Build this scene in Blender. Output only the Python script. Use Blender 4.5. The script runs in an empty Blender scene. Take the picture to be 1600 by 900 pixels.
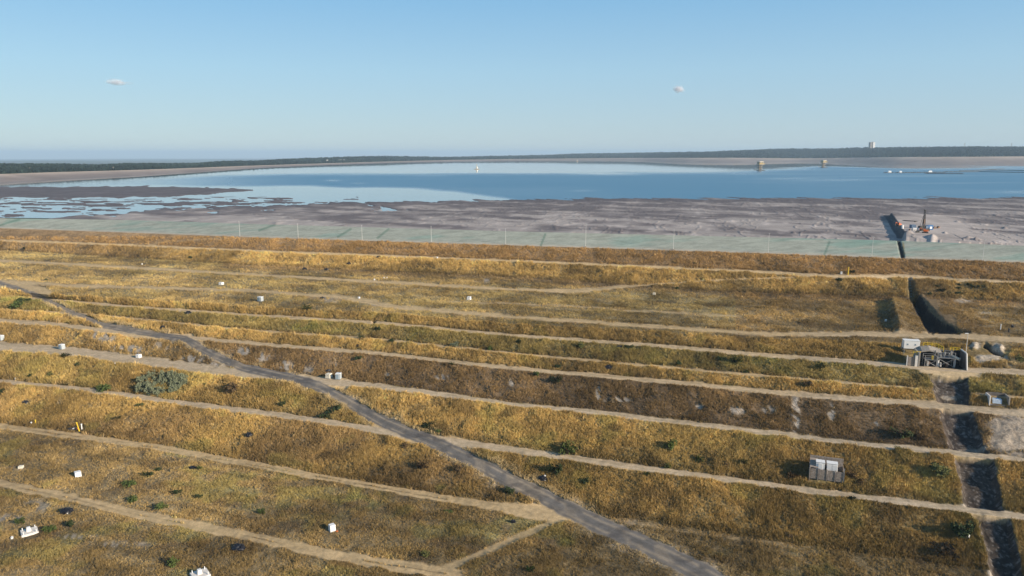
import bpy, bmesh, math, random
import numpy as np
from mathutils import Vector, Matrix
from mathutils.bvhtree import BVHTree

R = math.radians
random.seed(7)
rng = np.random.default_rng(11)
S = bpy.context.scene
COL = S.collection

# ------------------------------------------------------------------ camera, light, world
CAM = (0.0, 0.0, 100.0)
F = 1155.0                       # focal length in pixels of the 1600 px wide photograph
PITCH = math.atan((450 - 240) / F)
cam_data = bpy.data.cameras.new("camera")
cam_data.sensor_width = 36
cam_data.lens = 36 * F / 1600
cam_data.clip_start = 0.5
cam_data.clip_end = 120000
cam = bpy.data.objects.new("camera", cam_data)
COL.objects.link(cam)
cam.location = CAM
cam.rotation_euler = (math.pi / 2 - PITCH, 0, 0)
S.camera = cam

SUN_EL = R(20)
SHADOW = Vector((-0.86, 0.51, 0)).normalized()       # where shadows fall on the ground
sun_dir = Vector((-SHADOW.x * math.cos(SUN_EL), -SHADOW.y * math.cos(SUN_EL), math.sin(SUN_EL)))
sl = bpy.data.lights.new("sun", 'SUN')
sl.energy = 5.0
sl.angle = R(0.5)
sl.color = (1.0, 0.86, 0.68)
so = bpy.data.objects.new("sun", sl)
COL.objects.link(so)
so.rotation_euler = sun_dir.to_track_quat('Z', 'Y').to_euler()
so.location = (0, 0, 300)

W = bpy.data.worlds.new("World")
S.world = W
W.use_nodes = True
nt = W.node_tree
bg = nt.nodes["Background"]
sky = nt.nodes.new("ShaderNodeTexSky")
sky.sky_type = 'NISHITA'
sky.sun_disc = False
sky.sun_elevation = SUN_EL
sky.sun_rotation = math.atan2(sun_dir.x, sun_dir.y)
sky.altitude = 0
sky.air_density = 1.0
sky.dust_density = 0.0
sky.ozone_density = 3.0
# haze layer of the lower sky: the same all the way round, paler towards the horizon
wtc = nt.nodes.new("ShaderNodeTexCoord"); wsx = nt.nodes.new("ShaderNodeSeparateXYZ")
nt.links.new(wtc.outputs['Generated'], wsx.inputs[0])
wr = nt.nodes.new("ShaderNodeValToRGB"); nt.links.new(wsx.outputs[2], wr.inputs[0])
for el_, (p_, c_) in zip([wr.color_ramp.elements[0], wr.color_ramp.elements[1], wr.color_ramp.elements.new(.5), wr.color_ramp.elements.new(.6)],
                         ((0.0, (.475, .565, .645)), (.30, (.10, .27, .50)), (.105, (.375, .575, .745)), (.19, (.245, .485, .74)))):
    el_.position = p_; el_.color = c_ + (1,)
wm = nt.nodes.new("ShaderNodeVectorMath"); wm.operation = 'SCALE'; wm.inputs['Scale'].default_value = 7.8
nt.links.new(wr.outputs[0], wm.inputs[0])
wt = nt.nodes.new("ShaderNodeMix"); wt.data_type = 'RGBA'; wt.blend_type = 'MULTIPLY'; wt.inputs[0].default_value = 1; wt.inputs[7].default_value = (.93, 1.12, 1.08, 1)
nt.links.new(sky.outputs[0], wt.inputs[6])
wf = nt.nodes.new("ShaderNodeMapRange"); wf.inputs[1].default_value = .2; wf.inputs[2].default_value = .5; wf.inputs[3].default_value = .82; wf.inputs[4].default_value = 0
nt.links.new(wsx.outputs[2], wf.inputs[0])
wx_ = nt.nodes.new("ShaderNodeMix"); wx_.data_type = 'RGBA'
nt.links.new(wf.outputs[0], wx_.inputs[0]); nt.links.new(wt.outputs[2], wx_.inputs[6]); nt.links.new(wm.outputs[0], wx_.inputs[7])
nt.links.new(wx_.outputs[2], bg.inputs[0])
bg.inputs[1].default_value = 0.09
S.view_settings.view_transform = 'Standard'
S.view_settings.look = 'None'
S.view_settings.gamma = 1
S.view_settings.exposure = 0.58
S.cycles.volume_bounces = 0
S.cycles.transparent_max_bounces = 96
S.cycles.max_bounces = 6

# ------------------------------------------------------------------ helpers
def raydir(px, row):
    x = (np.asarray(px, float) - 800) / F
    v = (450 - np.asarray(row, float)) / F
    cp, sp = math.cos(PITCH), math.sin(PITCH)
    return x, cp + v * sp, -sp + v * cp

def atz(px, row, z):
    """point at height z seen at pixel (px,row) of the photograph"""
    dx, dy, dz = raydir(px, row)
    t = (z - CAM[2]) / dz
    return dx * t, dy * t, np.zeros_like(dx * t) + z

def atd(px, row, y):
    """point at forward distance y seen at pixel (px,row)"""
    dx, dy, dz = raydir(px, row)
    t = y / dy
    return dx * t, dy * t, CAM[2] + dz * t

def hsh(ix, iy, seed):
    h = (ix.astype(np.int64) * 374761393 + iy.astype(np.int64) * 668265263 + seed * 974634777) & 0xFFFFFFFF
    h = ((h ^ (h >> 13)) * 1274126177) & 0xFFFFFFFF
    h = (h ^ (h >> 16)) & 0xFFFFFFFF
    h = (h * 2246822519) & 0xFFFFFFFF
    h = h ^ (h >> 15)
    return (h & 0xFFFFFF) / float(0xFFFFFF)

def vnoise(x, y, seed=0):
    ix = np.floor(x); iy = np.floor(y)
    fx = x - ix; fy = y - iy
    fx = fx * fx * fx * (fx * (fx * 6 - 15) + 10); fy = fy * fy * fy * (fy * (fy * 6 - 15) + 10)
    a = hsh(ix, iy, seed); b = hsh(ix + 1, iy, seed); c = hsh(ix, iy + 1, seed); d = hsh(ix + 1, iy + 1, seed)
    return (a * (1 - fx) + b * fx) * (1 - fy) + (c * (1 - fx) + d * fx) * fy

def fbm(x, y, seed=0, oct=4, gain=0.5):
    s = 0; a = 1; t = 0
    for i in range(oct):
        s = s + a * vnoise(x * 2 ** i + 17.3 * i, y * 2 ** i - 9.1 * i, seed + i); t += a; a *= gain
    return s / t

def sstep(a, b, x):
    t = np.clip((x - a) / (b - a), 0, 1)
    return t * t * (3 - 2 * t)

def pl(points, px):
    """piecewise linear row of a traced line, continued straight beyond its ends"""
    p = np.array(points, float)
    y = np.interp(px, p[:, 0], p[:, 1])
    s0 = (p[1, 1] - p[0, 1]) / (p[1, 0] - p[0, 0]); s1 = (p[-1, 1] - p[-2, 1]) / (p[-1, 0] - p[-2, 0])
    y = np.where(px < p[0, 0], p[0, 1] + s0 * (px - p[0, 0]), y)
    y = np.where(px > p[-1, 0], p[-1, 1] + s1 * (px - p[-1, 0]), y)
    return y

def polydist(px, row, pts):
    """distance to a polyline of (x, y, halfwidth), in units of the half width"""
    best = np.full(px.shape, 1e9)
    for (x0, y0, w0), (x1, y1, w1) in zip(pts[:-1], pts[1:]):
        dx, dy = x1 - x0, y1 - y0
        t = np.clip(((px - x0) * dx + (row - y0) * dy) / (dx * dx + dy * dy), 0, 1)
        d = np.hypot(px - x0 - t * dx, row - y0 - t * dy) / (w0 + (w1 - w0) * t)
        best = np.minimum(best, d)
    return best

def in_poly(px, row, poly):
    inside = np.zeros(px.shape, bool)
    n = len(poly)
    for i in range(n):
        x0, y0 = poly[i]; x1, y1 = poly[(i + 1) % n]
        if y0 == y1: continue
        c = ((row < y0) != (row < y1)) & (px < (x1 - x0) * (row - y0) / (y1 - y0) + x0)
        inside ^= c
    return inside

def mesh_np(name, V, Q, mats=None, smooth=True, attrs=None):
    me = bpy.data.meshes.new(name)
    V = np.asarray(V, np.float32); Q = np.asarray(Q, np.int32)
    k = Q.shape[1]
    me.vertices.add(len(V)); me.vertices.foreach_set("co", V.ravel())
    me.loops.add(Q.size); me.loops.foreach_set("vertex_index", Q.ravel())
    me.polygons.add(len(Q))
    me.polygons.foreach_set("loop_start", np.arange(0, Q.size, k, dtype=np.int32))
    me.polygons.foreach_set("loop_total", np.full(len(Q), k, np.int32))
    me.update(calc_edges=True)
    if smooth: me.polygons.foreach_set("use_smooth", np.ones(len(Q), bool))
    for nm, (typ, arr) in (attrs or {}).items():
        at = me.attributes.new(nm, typ, 'POINT')
        if typ == 'FLOAT_COLOR':
            c = np.ones((len(V), 4), np.float32); c[:, :3] = arr; at.data.foreach_set("color", c.ravel())
        else:
            at.data.foreach_set("value", np.asarray(arr, np.float32))
    for m in (mats or []): me.materials.append(m)
    return me

def link(name, me, parent=None, loc=None):
    o = bpy.data.objects.new(name, me)
    COL.objects.link(o)
    if parent: o.parent = parent
    if loc is not None: o.location = loc
    return o

def tag(o, label=None, cat=None, group=None, kind=None):
    if label: o['label'] = label
    if cat: o['category'] = cat
    if group: o['group'] = group
    if kind: o['kind'] = kind
    return o

def compact(V, Q, attrs):
    used = np.unique(Q)
    mp = np.zeros(len(V), np.int64); mp[used] = np.arange(len(used))
    return V[used], mp[Q], {k: (t, a[used]) for k, (t, a) in attrs.items()}

# ------------------------------------------------------------------ materials
def srgb(r, g, b):
    f = lambda c: (c / 255) / 12.92 if c <= 10 else (((c / 255) + 0.055) / 1.055) ** 2.4
    return (f(r), f(g), f(b))

def new_mat(name):
    m = bpy.data.materials.new(name); m.use_nodes = True
    t = m.node_tree
    return m, t, t.nodes["Principled BSDF"]

def N(t, kind, **kw):
    n = t.nodes.new(kind)
    for k, v in kw.items():
        if k == 'ins':
            for i, val in v.items(): n.inputs[i].default_value = val
        else: setattr(n, k, v)
    return n

def mix_rgb(t, a, b, fac, mode='MIX'):
    n = N(t, "ShaderNodeMix", data_type='RGBA', blend_type=mode)
    for sock, val in ((n.inputs[6], a), (n.inputs[7], b), (n.inputs[0], fac)):
        if isinstance(val, bpy.types.NodeSocket): t.links.new(val, sock)
        elif isinstance(val, (tuple, list)): sock.default_value = tuple(val) + (1,) if len(val) == 3 else val
        else: sock.default_value = val
    return n.outputs[2]

def ramp(t, fac, stops):
    n = N(t, "ShaderNodeValToRGB")
    t.links.new(fac, n.inputs[0])
    e = n.color_ramp.elements
    while len(e) < len(stops): e.new(0.5)
    for el, (p, c) in zip(e, stops):
        el.position = p; el.color = (c, c, c, 1) if isinstance(c, (int, float)) else tuple(c) + (1,)
    return n.outputs[0]

def noise(t, scale, detail=4, rough=0.6, dist=0, vec=None, mapping=None):
    n = N(t, "ShaderNodeTexNoise", ins={2: scale, 3: detail, 4: rough})
    n.inputs['Distortion'].default_value = dist
    if vec is None:
        g = N(t, "ShaderNodeNewGeometry"); vec = g.outputs[0]
    if mapping:
        mp = N(t, "ShaderNodeMapping"); mp.inputs['Scale'].default_value = mapping[0]
        mp.inputs['Rotation'].default_value = mapping[1]
        t.links.new(vec, mp.inputs[0]); vec = mp.outputs[0]
    t.links.new(vec, n.inputs[0])
    return n.outputs[0]

def ground_mat(name, detail=((0.9, .45, 1.6), (0.12, .7, 1.35)), bump=0.5, bscale=1.2, rough=0.95, mapping=None):
    m, t, b = new_mat(name)
    a = N(t, "ShaderNodeAttribute", attribute_name="tint")
    c = a.outputs[0]
    for sc, lo, hi in detail:
        c = mix_rgb(t, c, ramp(t, noise(t, sc, 5, .65, 0.3, mapping=mapping), [(0.28, lo / 2), (0.72, hi / 2)]), 1.0, 'MULTIPLY')
        c = mix_rgb(t, c, (2, 2, 2), 1.0, 'MULTIPLY')
    t.links.new(c, b.inputs['Base Color'])
    b.inputs['Roughness'].default_value = rough
    b.inputs['Specular IOR Level'].default_value = 0.1
    bp = N(t, "ShaderNodeBump", ins={0: bump, 1: 0.35})
    t.links.new(noise(t, bscale, 6, .7), bp.inputs['Height'])
    t.links.new(bp.outputs[0], b.inputs['Normal'])
    return m

def flat_mat(name, col, rough=0.6, metal=0.0, var=0.18, scale=3.0, bump=0.0, spec=0.4):
    m, t, b = new_mat(name)
    n = noise(t, scale, 5, .6)
    c = mix_rgb(t, tuple(x * (1 - var) for x in col), tuple(min(1, x * (1 + var)) for x in col), ramp(t, n, [(.3, 0.0), (.7, 1.0)]))
    t.links.new(c, b.inputs['Base Color'])
    b.inputs['Roughness'].default_value = rough
    b.inputs['Metallic'].default_value = metal
    b.inputs['Specular IOR Level'].default_value = spec
    if bump:
        bp = N(t, "ShaderNodeBump", ins={0: bump, 1: 0.1})
        t.links.new(n, bp.inputs['Height']); t.links.new(bp.outputs[0], b.inputs['Normal'])
    return m

M_grass = ground_mat("dry_grass_soil", ((1.3, .5, 1.5), (0.25, .75, 1.3)), bump=0.9, bscale=1.6)
M_path = ground_mat("sandy_gravel", ((0.8, .75, 1.25), (3.0, .85, 1.15)), bump=0.25, bscale=2.0)
M_road = ground_mat("worn_asphalt", ((0.35, .78, 1.25), (2.5, .85, 1.15)), bump=0.15, bscale=3.0, rough=0.8)
M_liner = ground_mat("sealed_bank", ((0.1, .8, 1.2), (0.5, .85, 1.15)), bump=0.2, bscale=.5, mapping=((1, 4, 1), (0, 0, R(-19))))
M_trench = ground_mat("dark_lining_and_shade", ((0.7, .5, 1.5), (2.5, .7, 1.3)), bump=0.5, bscale=1.5)
M_rubble = ground_mat("pale_rubble", ((0.6, .6, 1.3), (2.0, .6, 1.3)), bump=0.9, bscale=1.0)
M_mud = ground_mat("tailings_mud", ((0.02, .85, 1.15), (0.12, .85, 1.15)), bump=0.2, bscale=.3, rough=.75, mapping=((1, 2.2, 1), (0, 0, R(-15))))

# ------------------------------------------------------------------ the dam: traced lines at their heights
# each line: (name, depth below the camera or slope from the line behind it, trace)
P = {}
P['crest'] = [(0, 341), (200, 343.7), (400, 350), (800, 361.5), (1200, 371), (1400, 376), (1600, 384)]
P['liner_foot'] = [(0, 357), (200, 364), (400, 371.5), (800, 384), (1200, 397), (1400, 404), (1600, 411)]
P['t1'] = [(0, 375.5), (200, 383), (400, 392), (800, 407.5), (1200, 425.5), (1265, 430), (1320, 431.5), (1400, 431.5), (1450, 433.5), (1500, 437), (1600, 442)]
P['toe'] = [(0, 391), (400, 415), (800, 433), (990, 446), (1100, 454), (1200, 458), (1400, 464), (1600, 472)]
P['top'] = [(0, 452), (75, 460.5), (200, 467.5), (400, 481), (600, 491), (800, 507), (1000, 517), (1200, 531), (1400, 537), (1600, 545)]
P['p1'] = [(0, 463), (90, 469), (200, 479), (300, 486), (400, 493), (600, 505), (800, 524), (1000, 538), (1200, 555.5), (1400, 570), (1440, 574), (1600, 582)]
P['p2'] = [(0, 484), (145, 491.5), (200, 497), (400, 517), (600, 531), (800, 552), (1000, 570.5), (1200, 588), (1400, 605), (1450, 609), (1600, 622)]
P['p3'] = [(0, 501), (100, 508), (160, 516), (270, 525), (400, 537), (600, 553), (800, 575.5), (950, 588), (1100, 602), (1200, 612), (1400, 628), (1460, 633), (1600, 646)]
P['p4'] = [(0, 541), (100, 549), (200, 561), (300, 574), (400, 586), (540, 599), (600, 605), (800, 632), (900, 641), (1000, 653), (1200, 676), (1300, 689), (1400, 699), (1480, 706), (1600, 720)]
P['p5'] = [(0, 596), (100, 605), (200, 618), (300, 632), (400, 644), (500, 657), (600, 675), (700, 690), (800, 703), (900, 717), (1000, 731), (1200, 757), (1300, 771), (1400, 783), (1480, 792), (1600, 808)]
P['p6'] = [(0, 666), (100, 679), (200, 692), (300, 709), (400, 727), (500, 745), (600, 763), (700, 780), (800, 795), (870, 803), (960, 812), (1200, 848), (1400, 876), (1600, 905)]
P['p7'] = [(0, 755), (100, 776), (200, 801), (400, 840), (500, 862), (600, 881), (700, 897), (1600, 1010)]

def wid(points): return points
WID = {'p1': [(0, 2), (800, 2.6), (1400, 4), (1600, 5)], 'p2': [(0, 1.8), (800, 1.9), (1600, 2.2)],
       'p3': [(0, 3.5), (400, 3), (800, 3), (1200, 4.2), (1450, 5), (1600, 6)],
       'p4': [(0, 7.5), (200, 8), (400, 7), (540, 5), (800, 3.6), (1200, 4.4), (1600, 4.4)],
       'p5': [(0, 3.5), (400, 4.5), (600, 5), (700, 6), (1000, 5), (1200, 4.8), (1600, 5)],
       'p6': [(0, 4.6), (400, 5.2), (700, 5.5), (860, 9), (960, 5), (1600, 5)], 'p7': [(0, 6), (400, 8), (700, 9.5), (1600, 11)]}

pxc = np.concatenate([np.linspace(-1100, -20, 150), np.arange(-18, 1618.1, 1.6), np.linspace(1622, 2700, 150)])
NC = len(pxc)
order = []      # (name, rows per column, slope from previous or depth)
def add_line(nm, rows, slope): order.append((nm, rows, slope))
add_line('crest', pl(P['crest'], pxc), None)
add_line('liner_foot', pl(P['liner_foot'], pxc), .35)
add_line('t1', pl(P['t1'], pxc), .30)
add_line('toe', pl(P['toe'], pxc), .30)
add_line('top', pl(P['top'], pxc), .015)
for nm, sl_ in (('p1', .36), ('p2', .30), ('p3', .32), ('p4', .26), ('p5', .30), ('p6', .29)):
    c = pl(P[nm], pxc); w = pl(WID[nm], pxc)
    add_line(nm + 'u', c - w, sl_); add_line(nm + 'l', c + w, .03)
c = pl(P['p7'], pxc)
add_line('p7', np.maximum(c, order[-1][1] + 25), .02)
add_line('bottom', np.maximum(np.full(NC, 1080.0), order[-1][1] + 60), .02)
add_line('near', np.maximum(np.full(NC, 1900.0), order[-1][1] + 300), .0)

D = 42.0; yprev = None
ZL = []
for nm, rows, s in order:
    r800 = float(np.interp(800, pxc, rows))
    _, dy, dz = raydir(800, r800); tn = -dz / dy
    if s is not None: D = (D + s * yprev) / (1 + s / tn)
    yprev = D / tn
    ZL.append(CAM[2] - D)
    print("LINE %-11s row %6.1f z %6.2f y %6.1f" % (nm, r800, ZL[-1], yprev))
LX = np.array([[*np.stack(atz(pxc, rows, z))] for (nm, rows, s), z in zip(order, ZL)])   # line, xyz, col
LR = np.array([rows for nm, rows, s in order])

# bands subdivided
rowsX = []; rowsR = []; rowsB = []; rowsV = []
for k in range(len(order) - 1):
    gap = np.max((LR[k + 1] - LR[k])[150:-150])
    n = max(2, int(math.ceil(gap / (1.5 if k < len(order) - 3 else 2.0)))) if k < len(order) - 2 else 40
    for i in range(n):
        v = i / n
        rowsX.append(LX[k] * (1 - v) + LX[k + 1] * v); rowsB.append(k); rowsV.append(v)
rowsX.append(LX[-1]); rowsB.append(len(order) - 2); rowsV.append(1.0)
X = np.array(rowsX)            # rows, 3, cols
NR = X.shape[0]
Bd = np.repeat(np.array(rowsB)[:, None], NC, 1); Vv = np.repeat(np.array(rowsV)[:, None], NC, 1)
gx, gy, gz = X[:, 0].copy(), X[:, 1].copy(), X[:, 2].copy()
def project(x, y, z):
    cp, sp = math.cos(PITCH), math.sin(PITCH)
    dz_ = z - CAM[2]
    depth = y * cp - dz_ * sp; up = y * sp + dz_ * cp
    return 800 + F * x / depth, 450 - F * up / depth
PX, RW = project(gx, gy, gz)
bname = [o[0] for o in order]
print("terrain verts", NR * NC)

# ---- masks in the traced plan
ROAD = [(-200, 395, 3), (0, 442, 3.5), (40, 455, 4), (60, 463, 4.5), (110, 487, 5), (160, 508, 5.5), (220, 519, 5.5), (290, 530, 6), (330, 553, 7), (380, 574, 8),
        (450, 590, 9), (500, 604, 9.5), (550, 632, 10.5), (600, 660, 11), (700, 701, 12), (800, 752, 13.5), (880, 793, 15), (940, 822, 15.5), (1000, 847, 16.5), (1060, 876, 17.5), (1110, 902, 18.5), (1300, 1010, 24)]
d_road = polydist(PX, RW, ROAD)
wob = fbm(gx / 3.0, gy / 3.0, 5, 3) - .5
m_road = 1 - sstep(.70, .98, d_road + wob * .45)
m_verge = 1 - sstep(.95, 1.9, d_road + wob * 1.3)

m_path = np.zeros_like(PX)
def vband(nm, x0, x1, strength=1.0, soft=.45, wk=1.0, fade=25, pts=None, w=None):
    c = pl(pts or P[nm], PX); ww = (pl(WID[nm], PX) if w is None else pl(w, PX)) * wk
    sg = (RW - c) / ww
    d = np.abs(sg) + wob * .8
    m = (1 - sstep(.78, 1.2, d)) * strength * (1 - .42 * np.clip(vnoise(PX / 45 + 3, sg * 2.2 + 7, 301) * 1.6 - .75, 0, 1))
    m *= sstep(x0 - fade, x0, PX) * (1 - sstep(x1, x1 + fade, PX))
    return m
def addp(m):
    global m_path
    m_path = np.maximum(m_path, m)
addp(vband('p1', 60, 3000)); addp(vband('p2', -3000, 1425, .85)); addp(vband('p2', 1540, 3000, .85)); addp(vband('p3', -3000, 3000))
addp(vband('p4', -3000, 3000)); addp(vband('p5', -3000, 3000)); addp(vband('p6', -3000, 890, .85)); addp(vband('p6', 945, 1230, .30, wk=.6))
addp(vband('p7', -3000, 715, .85))
addp(vband(None, -3000, 3000, 1.0, pts=P['t1'], w=[(0, 1.8), (1200, 2.0), (1265, 2.6), (1400, 3.4), (1600, 2.4)]))
T2 = [(0, 407), (200, 418), (400, 429.5), (600, 441), (700, 446.5), (800, 452), (880, 455)]
addp(vband(None, -3000, 880, 1.0, pts=T2, w=[(0, 1.9), (700, 2.1), (800, 2.0), (880, 3.4)]))
RAMP = [(860, 455), (910, 454), (950, 450), (1000, 446), (1100, 439), (1200, 434.5), (1290, 431)]
addp(vband(None, 870, 1290, .8, pts=RAMP, w=[(860, 3.2), (920, 3.6), (960, 2.2), (1100, 1.2), (1290, 1.4)]))
TA = [(0, 440), (60, 443), (100, 446.5), (160, 448), (250, 450), (390, 454), (530, 464), (620, 480), (800, 495), (1000, 508.5), (1200, 522.5), (1350, 522), (1500, 525), (1600, 532)]
addp(vband(None, -3000, 3000, .9, pts=TA, w=[(0, 3.5), (100, 2.5), (200, 2.1), (520, 2.4), (620, 3.2), (800, 2.8), (1200, 3.2), (1600, 4.5)]))
TB = [(650, 470), (800, 474), (900, 479), (1000, 486), (1060, 489), (1300, 503)]
addp(vband(None, 700, 1150, .6, pts=TB, w=[(650, 1.5), (1300, 1.6)]))
TC = [(-50, 424), (100, 429), (250, 436), (330, 441)]
addp(vband(None, -50, 330, .3, pts=TC, w=[(0, .9), (300, .9)]))
TD = [(215, 382), (300, 375), (360, 371.5)]
addp(vband(None, 215, 360, .35, pts=TD, w=[(0, 1.3), (300, 1.3)]))
def addpoly(pts, strength=1.0):
    d = polydist(PX, RW, pts) + wob * .8
    addp((1 - sstep(.75, 1.35, d)) * strength)
addpoly([(900, 806, 7), (865, 815, 6), (800, 845, 5.5), (740, 870, 5), (690, 893, 8)], .55)       # branch track
addpoly([(790, 793, 8), (850, 800, 15), (910, 806, 10)], 1)                                       # junction pad
addpoly([(520, 463, 4), (570, 470, 4), (610, 478, 4)], .55); addpoly([(480, 463, 3), (525, 468, 6)], .35)
addpoly([(-60, 436, 5), (30, 446, 7), (75, 458, 6)], .85)
addpoly([(470, 592, 8), (540, 600, 8)], 1)
addpoly([(590, 668, 7), (650, 686, 8), (720, 692, 8)], 1)
addpoly([(150, 516, 3), (230, 524, 5), (300, 527, 5)], .9)
addpoly([(1440, 577, 5), (1480, 583, 6.5), (1530, 583, 6)], 1)                                      # apron in front of the outlet
addpoly([(1150, 668, 2), (1250, 686, 3)], .5)
m_path = np.clip(m_path * (.82 + .5 * (fbm(gx / 5, gy / 2, 79, 3) - .2)), 0, 1)
# wheel ruts of the sandy tracks: grassy centre strip
for nm in ('p6', 'p7'):
    c_ = pl(P[nm], PX)
    m_path *= 1 - .6 * np.exp(-((RW - c_ - .4) / 1.2) ** 2) * sstep(.3, .55, fbm(gx / 6, gy / 6, 77, 2)) * (PX < 700)

# trench down the right-hand side
TR_L = [(578, 1448), (590, 1453), (625, 1461), (645, 1467), (700, 1483), (720, 1490), (795, 1506), (815, 1526), (890, 1545), (1080, 1585)]
TR_R = [(578, 1512), (590, 1514), (625, 1518), (645, 1522), (700, 1542), (720, 1556), (795, 1569), (815, 1582), (890, 1598), (1080, 1640)]
tl = np.interp(RW, [a for a, b in TR_L], [b for a, b in TR_L]); trr = np.interp(RW, [a for a, b in TR_R], [b for a, b in TR_R])
edge = np.minimum(PX - tl, trr - PX) + (fbm(gx / 2.5, gy / 2.5, 31, 3) - .5) * 7
rr = np.clip((RW - 584) / 4, 0, 1)
pathblock = m_path * 1.0
for nm, wk in (('p1', 1.1), ('p3', .8), ('p4', .85), ('p5', .85)):
    c_ = pl(P[nm], PX); w_ = pl(WID[nm], PX) * wk
    pathblock = np.maximum(pathblock, (1 - sstep(1.0, 1.5, np.abs(RW - c_) / w_)) * (PX > 1380))
m_all = sstep(-1.5, 1.5, edge) * rr * (RW < 1080)
m_tr = sstep(-1, 2.5, edge) * rr * (1 - sstep(.45, .8, pathblock)) * (RW < 1080)
trench_depth = sstep(0, 11, edge) * rr * 1.6
# berm across the trench (rubble) behind each path
m_rub = np.zeros_like(PX)
def blob(x, y, rx, ry, s=1.0, n=1.0, sd=3, ns=2.5):
    return (1 - sstep(.6, 1.15, np.hypot((PX - x) / rx, (RW - y) / ry) + (fbm(gx / ns, gy / ns, sd, 3) - .5) * n)) * s
for (x, y, rx, ry, s, n) in [(1486, 614, 18, 5, .8, 1.2), (1515, 700, 26, 9, .6, 1.4), (1530, 788, 26, 5, .9, 1.4), (1552, 897, 18, 7, .9, 1.4),
                             (1580, 680, 42, 42, .55, .7), (1600, 655, 50, 20, .5, .8),
                             (1524, 541, 9, 8, .8, 1), (1560, 546, 12, 10, .8, 1), (1550, 562, 28, 7, .8, 1.2), (1590, 570, 25, 6, .5, 1.2),
                             (1447, 560, 14, 14, .4, 1.2), (1424, 565, 12, 10, .45, 1.2), (1416, 534, 4, 8, .6, 1), (1432, 533, 4, 8, .5, 1)]:
    m_rub = np.maximum(m_rub, blob(x, y, rx, ry, s, n))
# erosion scars, pale streaks on the brown bank
streak = fbm(gx / .8 + gy / 3.2, gy / 5, 41, 3)
for (x, y, rx, ry, s) in [(1243, 645, 9, 38, .8), (1299, 645, 7, 18, .6), (1150, 641, 18, 7, .7), (1090, 634, 12, 4, .6), (965, 622, 28, 6, .6), (935, 612, 5, 12, .6),
                          (800, 597, 7, 9, .6), (1370, 662, 8, 5, .6), (1200, 640, 16, 8, .4), (690, 590, 14, 6, .45), (610, 584, 14, 4, .4),
                          (410, 556, 14, 10, .75), (447, 570, 16, 9, .75), (380, 548, 14, 8, .55), (480, 575, 14, 8, .4), (520, 565, 10, 14, .35),
                          (150, 525, 18, 8, .55), (165, 528, 22, 10, .5), (210, 546, 16, 9, .7), (185, 545, 22, 7, .6), (300, 560, 22, 9, .6), (330, 572, 25, 7, .6), (250, 540, 26, 10, .3), (350, 562, 14, 9, .5),
                          (90, 630, 10, 5, .45), (1232, 835, 10, 4, .5), (60, 790, 30, 12, .3), (190, 850, 70, 6, .3), (10, 810, 28, 10, .45), (120, 838, 40, 5, .35),
                          (515, 467, 22, 7, .5), (590, 477, 16, 3, .5), (1505, 470, 18, 5, .4), (1540, 490, 16, 6, .3), (760, 438, 8, 4, .4), (1060, 450, 12, 4, .35), (1500, 700, 10, 12, .3)]:
    m_rub = np.maximum(m_rub, (1 - sstep(.35, 1.1, np.hypot((PX - x) / rx, (RW - y) / ry))) * s * sstep(.44, .56, streak) * 1.9)
m_rub = np.clip(m_rub, 0, 1) * (1 - m_road)

# ---- relief
slope_b = np.isin(Bd, [bname.index(n) for n in ('t1', 'top', 'p1l', 'p2l', 'p3l', 'p4l', 'p5l')] + [1])
k_toe, k_p6l = bname.index('toe'), bname.index('p6l')
hard = np.maximum(np.maximum(m_path, m_road), 0)
smooth_edge = np.clip(np.minimum(Vv, 1 - Vv) * 6, 0, 1)
relief = (fbm(gx / 9, gy / 9, 3, 3) - .5) * np.where(slope_b, 1.5, .5) * np.where(slope_b, smooth_edge, 1) + (fbm(gx / 1.7, gy / 1.7, 8, 3) - .5) * .45
relief = relief * (1 - .85 * hard)
gully = -np.abs(vnoise((gx + gy * .35) / 5.5, gy / 40, 55) - .5) * 1.1 * smooth_edge * (Bd == bname.index('p3l'))
relief += gully * (1 - hard)
relief *= (Bd > 0) & (Bd < len(order) - 1)
relief *= np.clip((RW - 384) / 25, .25, 1)
gz += relief
gz -= m_tr * trench_depth
# spoil heaps and cut at the right-hand side of the upper flat
def ridge(cx, cy, hh, wl, wr, y0, y1):
    """mound following a traced axis; steep and gentle flanks given in metres"""
    ax = np.interp(RW, cy, cx)
    sc = np.hypot(gy, 40) / F                       # metres per pixel there
    dxm = (PX - ax) * sc
    prof = np.where(dxm < 0, np.clip(1 + dxm / wl, 0, 1), np.clip(1 - dxm / wr, 0, 1))
    h = np.interp(RW, [y0 - .01, y0, y0 + 4, y1 - 5, y1], [0, 0, 1, 1, 0])
    return prof * h * hh
gz += ridge([1394, 1406], [470, 520], 2.5, 2.4, 9.5, 469, 521)
r2 = ridge([1427, 1440, 1478, 1500, 1516], [438, 463, 503, 514, 520], 6.0, 2.0, 17.0, 438, 523)
cutL = np.interp(RW, [438, 464, 490, 519], [1423, 1419, 1431, 1447]); cutR = np.interp(RW, [438, 464, 492, 503, 513, 521], [1427, 1437, 1457, 1470, 1490, 1518])
scp = np.hypot(gy, 40) / F
cutd = np.clip((PX - cutL) * scp / 3.0, 0, 1) * np.clip((cutR - PX) * scp / 1.2, 0, 1) * np.interp(RW, [437, 441, 464, 505, 521], [0, 1.0, 4.0, 3.4, .9]) * (RW < 521.5)
gz -= cutd
r2 = r2 * .14
gz += r2 * np.interp(RW, [440, 462, 500, 521], [.35, 1, .9, .45])
m_cut = in_poly(PX + wob * 6, RW + wob * 3, [(1421, 463), (1437, 462), (1457, 491), (1471, 503), (1492, 513), (1500, 518), (1449, 519), (1433, 492), (1419, 468)]).astype(float)
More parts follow.
